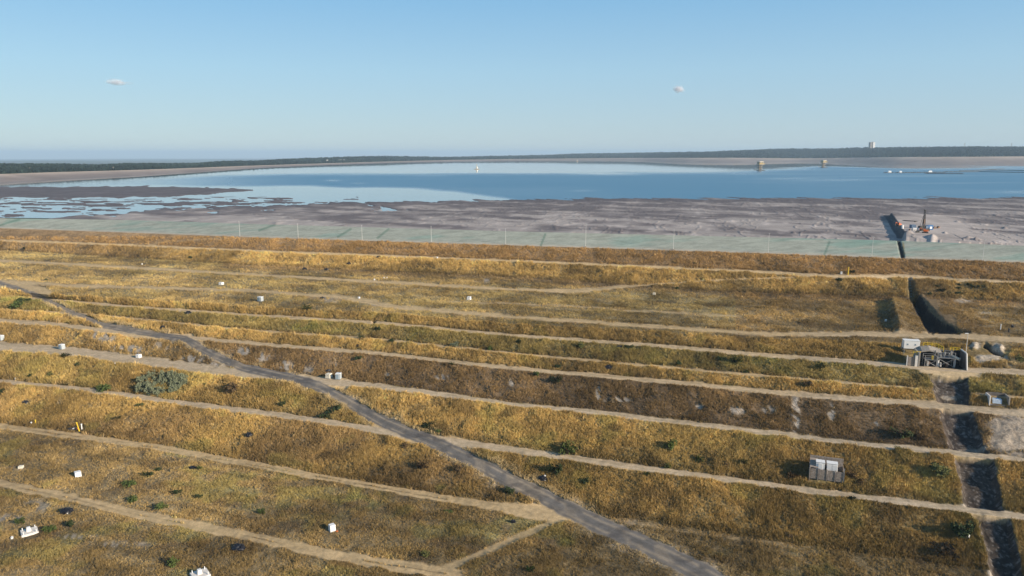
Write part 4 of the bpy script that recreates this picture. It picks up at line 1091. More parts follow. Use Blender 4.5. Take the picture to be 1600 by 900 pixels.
platform('larger steel platform with pipes and grey valves in the middle of the outlet chamber', OL * .60, 2.6, 4.6, 2.4, 4.6, [(-1.4, -.4, 2.75, .42, 1.3, m_steel), (-.3, -.2, 2.75, .5, 2.2, m_steel), (.9, -.6, 2.75, .36, 1.6, m_steel), (1.6, .3, 2.75, .4, 2.4, m_conc), (-1.2, -.6, .1, .35, 1.5, m_concw), (.6, -.4, .1, .5, 1.8, m_rust)])
t_ = thing('standpipe', 'short white standpipe on the floor right of the larger steel platform', 'pipe', och(OL * .82, 2.6, .1), oa)
G().rod((0, 0, 0), (0, 0, 2.6), .28, n=10).build('pipe', m_white, t_); G().lathe([(.42, 0), (.42, .15), (.01, .2)], (0, 0, 2.6), 10).build('flange', m_steel, t_)
t_ = thing('standpipe', 'short white standpipe on the floor left of the larger steel platform', 'pipe', och(OL * .45, 2.2, .1), oa)
G().rod((0, 0, 0), (0, 0, 2.0), .26, n=10).build('pipe', m_white, t_); G().lathe([(.4, 0), (.4, .15), (.01, .2)], (0, 0, 2.0), 10).build('flange', m_steel, t_)
t_ = thing('discharge_pipe', 'pale inclined pipe between the platform and the right chamber wall', 'pipe', och(OL * .70, 3.6, 3.6), oa)
G().rod((0, 0, 0), (2.6, -1.2, -1.0), .4, n=10).build('pipe', m_cream, t_); G().rod((2.5, -1.15, -.96), (2.8, -1.3, -1.08), .55, n=10).build('collar', m_conc, t_)
t_ = thing('lamp_post', 'slim grey lamp post standing right of the outlet chamber', 'lamp post', gpos(1508, 561), 0)
G().rod((0, 0, -.3), (0, 0, 8.0), .10, .06, 8).build('pole', m_steelL, t_); G().box((-.4, 0, 8.0), (1.0, .3, .16)).build('lamp_head', m_steelL, t_)

# --- white site cabin left of the chamber
t_ = thing('site_container', 'long white cabin standing at the edge of the bank left of the outlet chamber', 'cabin', gpos(1422, 551.5) + Vector((0, 0, 1.3)), AL + R(6))
for a_, b_ in ((-2, -.9), (2, -.9), (-2, .9), (2, .9)): G().box((a_, b_, -.7), (.2, .2, 1.6)).build('leg', m_steel, t_)
G().box((0, 0, .15), (4.3, 2.0, .3)).build('skid', m_dark, t_); G().box((0, 0, 1.55), (4.5, 2.2, 2.5)).build('body', m_white, t_, bevel=.04)
G().box((0, 0, 2.86), (4.65, 2.35, .12)).build('roof', m_white, t_)
for x in (-1.2, 1.0):
    w2 = G().box((x, -1.12, 1.7), (.4, .05, .4)).build('window', m_bluegrey, t_); G().box((x, -1.15, 1.48), (.5, .06, .05)).build('sill', m_steel, w2)
G().box((2.27, -.2, 1.4), (.06, .9, 2.0)).build('door', m_bluegrey, t_)
G().rod((-2.8, -.5, 0), (-2.8, -.5, 2.1), .09).build('entry_post', m_steel, t_)

# --- small bay with tank at the right
p = gpos(1561, 633.5)
t_ = thing('tank_bay', 'small concrete bay in the low bank at the right edge beside the track', 'concrete bay', p, AL + R(4))
G().box((-2.3, 1.6, 1.1), (.3, 3.4, 2.7)).build('side_wall', m_concw, t_); G().box((2.3, 1.6, 1.1), (.3, 3.4, 2.7)).build('side_wall', m_conc, t_)
G().box((0, 3.2, 1.2), (4.3, .3, 2.8)).build('back_wall', m_concd, t_); G().box((0, 1.5, .02), (4.3, 3.1, .25)).build('floor', m_concd, t_)
t2 = thing('plastic_tank', 'pale blue tank standing in the small concrete bay', 'tank', p + Vector((0, 1.2, .2)), AL)
G().box((0, 0, .7), (2.3, 1.5, 1.3), top=.92).build('body', flat_mat("pale_blue_plastic", (.45, .55, .68), .4), t2, bevel=.08); G().lathe([(.3, 0), (.3, .15), (.01, .18)], (0, 0, 1.35), 10).build('lid', m_blue, t2)

# --- chute down the upper bank: walls and floor
a_ = gpos(1420, 436); b_ = gpos(1424, 466)
t_ = thing('bank_chute', 'narrow rust walled chute down the upper bank above the earth cut', 'chute', a_)
D_ = b_ - a_; side = Vector((1, .0, 0))
for sx, mt in ((-1.0, m_rust), (1.2, m_conc)):
    o_ = side * sx
    G().add([o_ + Vector((0, 0, -.8)), o_ + D_ + Vector((0, 0, -.8)), o_ + D_ + Vector((0, 0, 1.0)), o_ + Vector((0, 0, 1.0)), o_ + side * .3 + Vector((0, 0, -.8)), o_ + side * .3 + D_ + Vector((0, 0, -.8)), o_ + side * .3 + D_ + Vector((0, 0, 1.0)), o_ + side * .3 + Vector((0, 0, 1.0))],
            [(0, 1, 2, 3), (7, 6, 5, 4), (3, 2, 6, 7), (0, 3, 7, 4), (1, 5, 6, 2)]).build('side_wall', mt, t_)
for k in range(7): q2_ = D_ * ((k + .5) / 7); G().box((q2_.x + .2, q2_.y, q2_.z + .1), (1.9, 1.0, .25)).build('step', m_conc, t_)

# --- crest lamp poles
pole_me = None; root0 = None
for i, (x, top_, base) in enumerate([(375, 349, 371), (466, 352, 373), (566, 354, 377), (674, 355, 380), (790, 359, 383.5), (915, 352, 387), (1052, 361, 391.5), (1200, 368, 397.5), (1362, 375, 403), (1535, 381, 409)]):
    pz = gpos(x, base - 1); hgt_ = (base - top_) * (pz - Vector(CAM)).length / F * 1.02
    words = ['leftmost', 'second', 'third', 'fourth', 'fifth', 'sixth', 'seventh', 'eighth', 'ninth', 'rightmost'][i]
    lb = 'thin pale lamp pole on the sealed crest slope, %s in the row%s' % (words, '' if words in ('leftmost', 'rightmost') else ' from the left')
    if root0 is None:
        root0 = thing('lamp_pole', lb, 'lamp pole', pz, 0, 'thin lamp poles along the dam crest')
        G().rod((0, 0, -.5), (0, 0, 8.4), .10, .06, 8).build('pole', m_steelL, root0)
        G().box((.0, -.35, 8.4), (.25, .9, .14)).build('lamp_head', m_steelL, root0); G().box((0, 0, .1), (.6, .6, .5)).build('footing', m_conc, root0)
        h00 = 8.4; root0.scale = (1, 1, hgt_ / h00)
    else: dup(root0, pz, 0, lb, scale=(1, 1, hgt_ / h00))

# ------------------------------------------------------------------ drilling site on the beach
def B(px, row): return bpos(px, row)
rg_ = thing('drilling_rig', 'dark drilling rig with tall lattice mast standing on the grey beach', 'drilling rig', B(1442.5, 360.5), R(10))
Hm = 11.5; wv = .55
for sx in (-1, 1):
    for sy in (-1, 1): G().rod((sx * wv, sy * wv, 1.5), (sx * wv * .45, sy * wv * .45, Hm), .12, .09, 5).build('mast_leg', m_dark, rg_)
g_ = G()
for k in range(11):
    z0 = 1.8 + k * .88; z1 = z0 + .88; w0_ = wv * (1 - .55 * (z0 - 1.5) / 10); w1_ = wv * (1 - .55 * (z1 - 1.5) / 10)
    for (a, b_) in (((-1, -1), (1, -1)), ((1, -1), (1, 1)), ((1, 1), (-1, 1)), ((-1, 1), (-1, -1))):
        g_.rod((a[0] * w0_, a[1] * w0_, z0), (b_[0] * w1_, b_[1] * w1_, z1), .06, n=4); g_.rod((a[0] * w0_, a[1] * w0_, z0), (b_[0] * w0_, b_[1] * w0_, z0), .05, n=4)
g_.build('lattice_bracing', m_dark, rg_)
G().box((-.1, 0, 5.2), (.7, .9, 2.6)).build('rotary_head', m_rust, rg_); G().box((0, 0, Hm + .15), (.9, .8, .5)).build('crown_block', m_dark, rg_)
G().box((.4, 0, 1.0), (5.2, 2.4, .7)).build('chassis', m_dark, rg_); G().box((-1.9, 0, 2.0), (1.8, 2.0, 1.6)).build('engine_housing', m_dark, rg_); G().box((2.1, .4, 2.0), (1.5, 1.4, 1.7)).build('operator_cab', m_blue2, rg_)
for sy in (-1.35, 1.35): G().prism([(-2.3, 0), (2.7, 0), (3.0, .45), (2.7, .9), (-2.3, .9), (-2.6, .45)], sy - .3, sy + .3).build('crawler_track', m_dark, rg_)
for s_ in (-1, 1): G().rod((s_ * .4 + .2, .6, Hm * .75), (s_ * 2.0, 1.0, 1.4), .08, n=5).build('mast_stay', m_dark, rg_)
def container(label, px, row, w, d, h, mat, rz=R(5), nm='container', panel=None):
    t_ = thing(nm, label, 'container', B(px, row), rz)
    G().box((0, 0, h / 2 + .05), (w, d, h)).build('body', mat, t_)
    G().box((0, 0, h + .1), (w * 1.02, d * 1.02, .12)).build('roof', mat, t_)
    n = max(3, int(w / .7))
    for k in range(n): G().box((-w / 2 + (k + .5) * w / n, -d / 2 - .04, h / 2), (.12, .08, h * .9)).build('rib', mat, t_)
    if panel: G().box((0, -d / 2 - .12, h * .52), (w * .45, .06, h * .5)).build('panel', panel, t_)
    G().box((w / 2 + .03, 0, h * .48), (.06, d * .8, h * .85)).build('door', mat, t_)
container('bright blue container right of the drilling rig with a white panel', 1452, 359, 2.9, 2.4, 2.6, m_blue, panel=m_white)
container('dull blue container left of the drilling rig', 1426, 356.5, 2.8, 2.2, 1.9, m_blue2)
for i, (x, y) in enumerate([(1427, 360), (1430, 360.2), (1433, 360), (1436, 360.4)]):
    t_ = thing('white_tank', 'white upright tank in front of the drilling rig, ' + ['leftmost of four', 'second from the left of four', 'third from the left of four', 'rightmost of four'][i], 'tank', B(x, y), .1 * i, 'white tanks in front of the rig')
    G().lathe([(.01, 0), (.48, .02), (.48, 1.4), (.3, 1.62), (.01, 1.66)], (0, 0, 0), 10).build('shell', m_white, t_, smooth=True); G().lathe([(.16, 0), (.16, .15), (.01, .17)], (0, 0, 1.64), 8).build('lid', m_dark, t_)
t_ = thing('white_cabinet', 'white hooded cabinet at the foot of the rig mast', 'cabinet', B(1440.5, 358.3), .1); G().box((0, 0, .9), (1.3, 1.2, 1.6)).build('body', m_white, t_, bevel=.1); G().box((0, 0, 1.8), (1.4, 1.3, .15)).build('lid', m_white, t_)
t_ = thing('white_portable_toilet', 'white upright booth standing beside the long earth berm on the beach', 'booth', B(1410, 357.3), .1)
G().box((0, 0, 1.0), (1.0, .9, 2.0)).build('body', m_white, t_, bevel=.05); G().box((0, 0, 2.08), (1.15, 1.05, .18), top=.8).build('roof', m_white, t_); G().box((0, -.48, .95), (.6, .06, 1.7)).build('door', m_white, t_)
def digger(label, px, row, rz, sc=1.0, boom=True):
    t_ = thing('excavator', label, 'excavator', B(px, row), rz, None, sc)
    for sy in (-.9, .9):
        tr_ = G().prism([(-1.3, 0), (1.3, 0), (1.6, .35), (1.3, .7), (-1.3, .7), (-1.6, .35)], sy - .25, sy + .25).build('crawler_track', m_dark, t_)
    G().box((0, 0, .85), (1.5, 1.5, .25)).build('turntable', m_dark, t_)
    G().box((-.5, 0, 1.4), (2.0, 1.9, .9), top=.9).build('engine_cover', m_orange, t_, bevel=.06)
    cb_ = G().box((.55, .5, 1.75), (1.0, .85, 1.5)).build('operator_cab', m_orange, t_); G().box((1.07, .5, 1.95), (.04, .7, .9)).build('windscreen', m_glass, cb_); G().box((.55, .06, 1.95), (.8, .04, .8)).build('side_window', m_glass, cb_)
    if boom:
        G().prism([(.7, 1.3), (2.2, 3.0), (2.9, 2.9), (2.9, 2.6), (2.3, 2.6), (1.1, 1.2)], -.35, -.1).build('boom', m_orange, t_)
        G().rod((2.8, -.22, 2.8), (3.3, -.22, 1.2), .14).build('stick', m_orange, t_)
        G().prism([(3.0, 1.2), (3.6, 1.2), (3.5, .6), (2.9, .55)], -.6, .15).build('bucket', m_dark, t_)
digger('orange excavator working in front of the drilling rig', 1445.5, 364, R(160), .95)
digger('dark orange excavator parked against the long earth berm', 1404.5, 353.3, R(200), .85)
for i, (x, y, s_, lb) in enumerate([(1433, 363.3, .7, 'small dark generator in front of the white tanks'), (1460, 357, .8, 'small brown skip right of the bright blue container'), (1466, 356.4, .9, 'rusty skip farthest right of the drilling site'), (1421, 360, .6, 'low dark box left of the white tanks')]):
    t_ = thing('site_box', lb, 'equipment', B(x, y), .3 * i); G().box((0, 0, .5 * s_ + .1), (2.2 * s_, 1.3 * s_, 1.0 * s_), top=.92).build('body', m_rust if i else m_dark, t_); G().box((0, 0, 1.15 * s_ + .1), (1.2 * s_, .8 * s_, .25)).build('hood', m_dark, t_)
t_ = thing('drill_pipe_rack', 'row of dark drill pipes lying behind the site toward the lake', 'pipe rack', B(1421, 346), R(-55))
for k in range(6): G().rod((-4.5, k * .35, .45), (4.5, k * .35, .45), .13, n=6).build('pipe', m_dark, t_)
for x in (-3.2, 3.2): G().box((x, .9, .15), (.3, 2.4, .3)).build('trestle', m_wood, t_)

# ------------------------------------------------------------------ lake: towers, boats, pontoons, pipeline
def Wt(px, row):
    x, y, z = atz(px, row, WATER); return Vector((float(x), float(y), WATER))
def tower(label, px, base, top_, wpx):
    p_ = Wt(px, base); s_ = (p_ - Vector(CAM)).length / F; h = (base - top_) * s_; w = wpx * s_
    t_ = thing('decant_tower', label, 'tower', p_, R(20))
    G().lathe([(w * .22, -1), (w * .20, h * .2), (w * .19, h * .66)], n=12).build('shaft', m_concd, t_)
    for k in range(4):
        a = k * math.pi / 2 + .7; G().rod((math.cos(a) * w * .34, math.sin(a) * w * .34, -1), (math.cos(a) * w * .28, math.sin(a) * w * .28, h * .66), w * .03).build('leg', m_sandc, t_)
    for hh in (.2, .42): G().lathe([(w * .26, h * hh), (w * .31, h * hh), (w * .31, h * hh + .6), (w * .26, h * hh + .6)], n=8).build('ring_gallery', m_sandc, t_)
    G().box((0, 0, h * .68), (w * .92, w * .8, h * .06)).build('deck', m_sandc, t_)
    hs = G().box((0, 0, h * .84), (w * .62, w * .6, h * .24)).build('machine_house', m_sandc, t_); 
    for x in (-.2, .1): G().box((x * w, -w * .31, h * .86), (w * .14, .3, h * .1)).build('window', m_glass, hs)
    G().box((0, 0, h * .975), (w * .78, w * .74, h * .04)).build('roof', m_cream, t_)
    for x in (-1, 1): G().rod((x * w * .46, -w * .46, h * .7), (x * w * .46, -w * .46, h * .8), w * .02).build('rail_post', m_yellow, t_)
    G().rod((-w * .46, -w * .46, h * .8), (w * .46, -w * .46, h * .8), w * .02).build('rail', m_yellow, t_)
    G().box((-w * .1, -w * .35, .8), (w * 1.1, w * .5, 1.6)).build('landing_stage', m_dark, t_)
tower('nearer decant tower standing in the lake with a small boat at its foot', 1187, 266.5, 253.3, 10)
tower('farther decant tower in the lake, right of the first', 1286, 262, 251.5, 8)
def boat(label, px, row, L_, sail=0, hut=True, cat='boat', mat=m_hull, rz=0.1):
    p_ = Wt(px, row); t_ = thing('work_boat' if not sail else 'beacon_float', label, cat, p_, rz)
    w = L_ * .28
    G().add([(-L_ / 2, -w / 2, 0), (L_ * .3, -w / 2, 0), (L_ / 2, 0, 0), (L_ * .3, w / 2, 0), (-L_ / 2, w / 2, 0), (-L_ / 2, -w * .6, 1.2), (L_ * .33, -w * .6, 1.2), (L_ * .58, 0, 1.4), (L_ * .33, w * .6, 1.2), (-L_ / 2, w * .6, 1.2)],
            [(4, 3, 2, 1, 0), (5, 6, 7, 8, 9), (0, 1, 6, 5), (1, 2, 7, 6), (2, 3, 8, 7), (3, 4, 9, 8), (4, 0, 5, 9)]).build('hull', mat, t_)
    if hut: G().box((-L_ * .1, 0, 2.1), (L_ * .3, w * .8, 1.9)).build('wheelhouse', m_white, t_)
    if sail:
        G().rod((0, 0, 1), (0, 0, sail), .5, .3).build('mast', m_yellow, t_)
        G().add([(-sail * .22, 0, 2.5), (sail * .22, 0, 2.5), (0, .2, sail * .8), (0, -2.5, 2.5), (0, 2.5, 2.5)], [(0, 3, 2), (3, 1, 2), (1, 4, 2), (4, 0, 2), (0, 4, 1, 3)]).build('white_cone', m_cream, t_)
boat('small dark boat moored left of the nearer decant tower', 1180, 265.5, 9, hut=False)
boat('small dark boat alone between the two decant towers', 1263, 260.2, 14, hut=False)
boat('tiny boat moored just left of the farther decant tower', 1279.5, 260.7, 5, hut=True)
boat('white and yellow conical beacon float out on the pale water left of centre', 745, 264.5, 14, sail=15, hut=False, cat='beacon', mat=m_sandc)
boat('farthest white beacon float near the far shore at the centre', 902, 252.5, 14, sail=15, hut=False, cat='beacon', mat=m_sandc)
def pontoon(label, px, row, L_, hh, white=True, i=0):
    p_ = Wt(px, row); t_ = thing('pontoon', label, 'pontoon', p_, R(-4), 'chain of work pontoons on the right of the lake')
    G().box((0, 0, .6), (L_, 7, 1.4)).build('float', m_hull, t_)
    for k in range(3): G().box((-L_ * .3 + k * L_ * .3, 0, 1.5), (L_ * .16, 4, .8)).build('crate', m_rust if k % 2 else m_dark, t_)
    if white: G().box((L_ * .05, 0, 1.3 + hh / 2), (L_ * .3, 5, hh), top=.8).build('shed', m_white, t_); 
    G().rod((-L_ * .45, 0, 1), (-L_ * .45, 0, 5.5), .25).build('mooring_post', m_steel, t_)
pontoon('leftmost pontoon of the chain, carrying a white shed', 1389, 270.3, 24, 4.0)
pontoon('second pontoon from the left, with low white shed', 1406, 270.3, 20, 3.5)
pontoon('third pontoon from the left, dark and without shed', 1420, 270.2, 22, 3, False)
pontoon('fourth pontoon from the left, low with brown crates', 1434, 270.0, 22, 3, False)
pontoon('fifth pontoon, with a small white shed in the middle of the chain', 1452, 269.8, 30, 3.6)
pontoon('sixth pontoon, dark one right of the small white shed', 1468, 269.6, 26, 3, False)
pontoon('rightmost pontoon where the floating pipeline begins', 1486, 269.0, 34, 3, False)
def pipeline(label, pts_):
    P_ = [Wt(*q) + Vector((0, 0, .6)) for q in pts_]; t_ = thing('floating_pipeline', label, 'pipeline', P_[0])
    for a, b_ in zip(P_[:-1], P_[1:]): G().rod(a - P_[0], b_ - P_[0], 1.1, n=6).build('pipe', m_hull, t_)
    for a in P_: G().box(tuple(a - P_[0] + Vector((0, 0, -.5))), (5, 5, 1.2)).build('float', m_dark, t_)
pipeline('front dark floating pipeline running to the right edge of the lake', [(1494, 269), (1530, 268.6), (1560, 269.2), (1600, 269.8), (1680, 271)])
pipeline('rear dark floating pipeline running to the right edge of the lake', [(1500, 267.3), (1540, 266.2), (1575, 266.4), (1620, 267.2), (1690, 268)])
pipeline('thin floating pipeline branching off toward the far shore', [(1520, 266.8), (1548, 265.3), (1568, 264.2)])
pipeline('thin pipeline lying in front of the small white shed pontoon', [(1446, 271.3), (1475, 271.6), (1504, 271.8)])

# ------------------------------------------------------------------ buildings beyond the lake
def farpos(px, row, y): 
    x, yy, z = atd(px, row, y); return Vector((float(x), float(yy), float(z)))
dh = float(np.interp(1361, fpx, h0[:, 1])) * .97
p_ = farpos(1361.5, 232.5, dh); s_ = (p_ - Vector(CAM)).length / F
t_ = thing('white_tower_block', 'tall white tower building standing above the wooded hill at right', 'tower', p_)
G().box((-1.2 * s_, 0, 3.5 * s_), (3.6 * s_, 5 * s_, 11 * s_)).build('stair_core', m_conc, t_); G().box((1.5 * s_, 0, 3.0 * s_), (4.0 * s_, 5 * s_, 11.6 * s_)).build('main_block', m_white, t_); G().box((1.5 * s_, 0, 9 * s_), (2.2 * s_, 3 * s_, .9 * s_)).build('roof_plant', m_conc, t_)  # left core given a darker material for the tower's shaded side
def fbuild(label, px, row, w, h, mat=m_white, dy=1.10, nm='far_building'):
    dd = float(np.interp(px, fpx, s0[:, 1])) * dy; p_ = farpos(px, row, dd); s_ = (p_ - Vector(CAM)).length / F
    t_ = thing(nm, label, 'building', p_); G().box((0, 0, h * s_ / 2), (w * s_, w * s_ * .5 + 3, h * s_ + 2)).build('wall', mat, t_)
    W_ = w * s_ / 2 * 1.05; H0 = h * s_ + .9
    G().prism([(-W_, H0), (W_, H0), (W_ * .2, H0 + .35 * h * s_), (-W_ * .2, H0 + .35 * h * s_)], -w * s_ * .27 - 2, w * s_ * .27 + 2).build('roof', m_conc, t_)
fbuild('long pale building in the woods left of centre beyond the lake', 534, 251.2, 12, 1.3)
fbuild('tiny white building in the woods at far left', 47, 267, 1.0, 2.6, dy=1.10)
fbuild('white hut at the shore edge of the left woods', 177, 266.3, 1.0, 3.0, dy=1.03)
fbuild('tiny pale building in the woods left of the long pale one', 511, 251.3, 3.0, 1.2)
def pylon(label, px, row, h):
    dd = float(np.interp(px, fpx, h0[:, 1])) * .985; p_ = farpos(px, row, dd); s_ = (p_ - Vector(CAM)).length / F; H_ = h * s_
    t_ = thing('power_pylon', label, 'pylon', p_, 0, 'power pylons on the hill ridge')
    for sx in (-1, 1):
        for sy in (-1, 1): G().rod((sx * H_ * .12, sy * H_ * .12, -8), (0, 0, H_), .5, .3, 4).build('leg', m_steel, t_)
    for hh in (.65, .8): G().rod((-H_ * .18, 0, H_ * hh), (H_ * .18, 0, H_ * hh), .45, n=4).build('cross_arm', m_steel, t_)
pylon('power pylon on the ridge at the right edge of the photo', 1580, 231, 7)
pylon('power pylon on the ridge left of the rightmost one', 1507, 231, 7)
pylon('faint power pylon on the ridge at right of the white tower', 1447, 231, 4)

# ------------------------------------------------------------------ bushes
def leaf_mat(name, c, v=.35):
    m, t, b = new_mat(name); n = noise(t, 1.6, 3, .7)
    t.links.new(mix_rgb(t, tuple(x * (1 - v) for x in c), tuple(x * (1 + v) for x in c), ramp(t, n, [(.3, 0.0), (.7, 1.0)])), b.inputs['Base Color']); b.inputs['Roughness'].default_value = .8; b.inputs['Specular IOR Level'].default_value = .15
    return m
m_leaf = {'dark': leaf_mat("dark_green_leaves", (.035, .05, .018)), 'green': leaf_mat("fresh_green_leaves", (.075, .10, .026)), 'olive': leaf_mat("olive_leaves", (.085, .09, .03)),
          'grey': leaf_mat("grey_green_leaves", (.15, .165, .10)), 'brown': leaf_mat("withered_brown_leaves", (.09, .06, .03))}
def foliage(seed, n, clumps, size, flat=.75, leaf=.11):
    r = random.Random(seed); g_ = G()
    cs = [(r.uniform(-.6, .6), r.uniform(-.6, .6), r.uniform(.25, .9) * flat, r.uniform(.25, .5)) for _ in range(clumps)] + [(0, 0, .4, .5)]
    for i in range(n):
        c = r.choice(cs); u_ = Vector((r.gauss(0, 1), r.gauss(0, 1), r.gauss(0, 1))).normalized() * c[3] * r.uniform(.55, 1.05)
        q = Vector((c[0], c[1], c[2])) + u_; q.z = abs(q.z) + .02
        a = Vector((r.gauss(0, 1), r.gauss(0, 1), r.gauss(0, 1))).normalized(); b_ = a.orthogonal().normalized(); l = leaf * r.uniform(.6, 1.5)
        g_.add([q - a * l, q + b_ * l * .5, q + a * l, q - b_ * l * .5], [(0, 1, 2, 3)])
    return g_
def stems(seed, n):
    r = random.Random(seed); g_ = G()
    for i in range(n):
        a = r.uniform(0, 6.28); d = r.uniform(.1, .6); g_.rod((0, 0, -.2), (math.cos(a) * d, math.sin(a) * d, r.uniform(.4, .8)), .035, .012, 4, False)
    return g_
PROT = {}
for kk, fl in (('dark', .8), ('green', .7), ('olive', .6), ('brown', .6), ('grey', .8)):
    for v_ in range(2):
        PROT[kk, v_] = (foliage(hash((len(kk), v_)) % 97 + v_ * 7, 420, 7, 1, fl).mesh('foliage', m_leaf[kk]), stems(v_ + 3, 6).mesh('stem', m_bark))
def bush(label, px, row, wpx, kind='dark', hk=.75, group=None, cat='bush', nm='bush'):
    p_ = gpos(px, row); s_ = scale_at(p_); w = wpx * s_ / 2
    fo_, st_ = PROT[kind, random.randint(0, 1)]
    t_ = thing(nm, label, cat, p_, random.uniform(0, 6.28), group); t_.scale = (w, w, w * hk * 1.6)
    link('foliage', fo_, t_); link('stem', st_, t_)
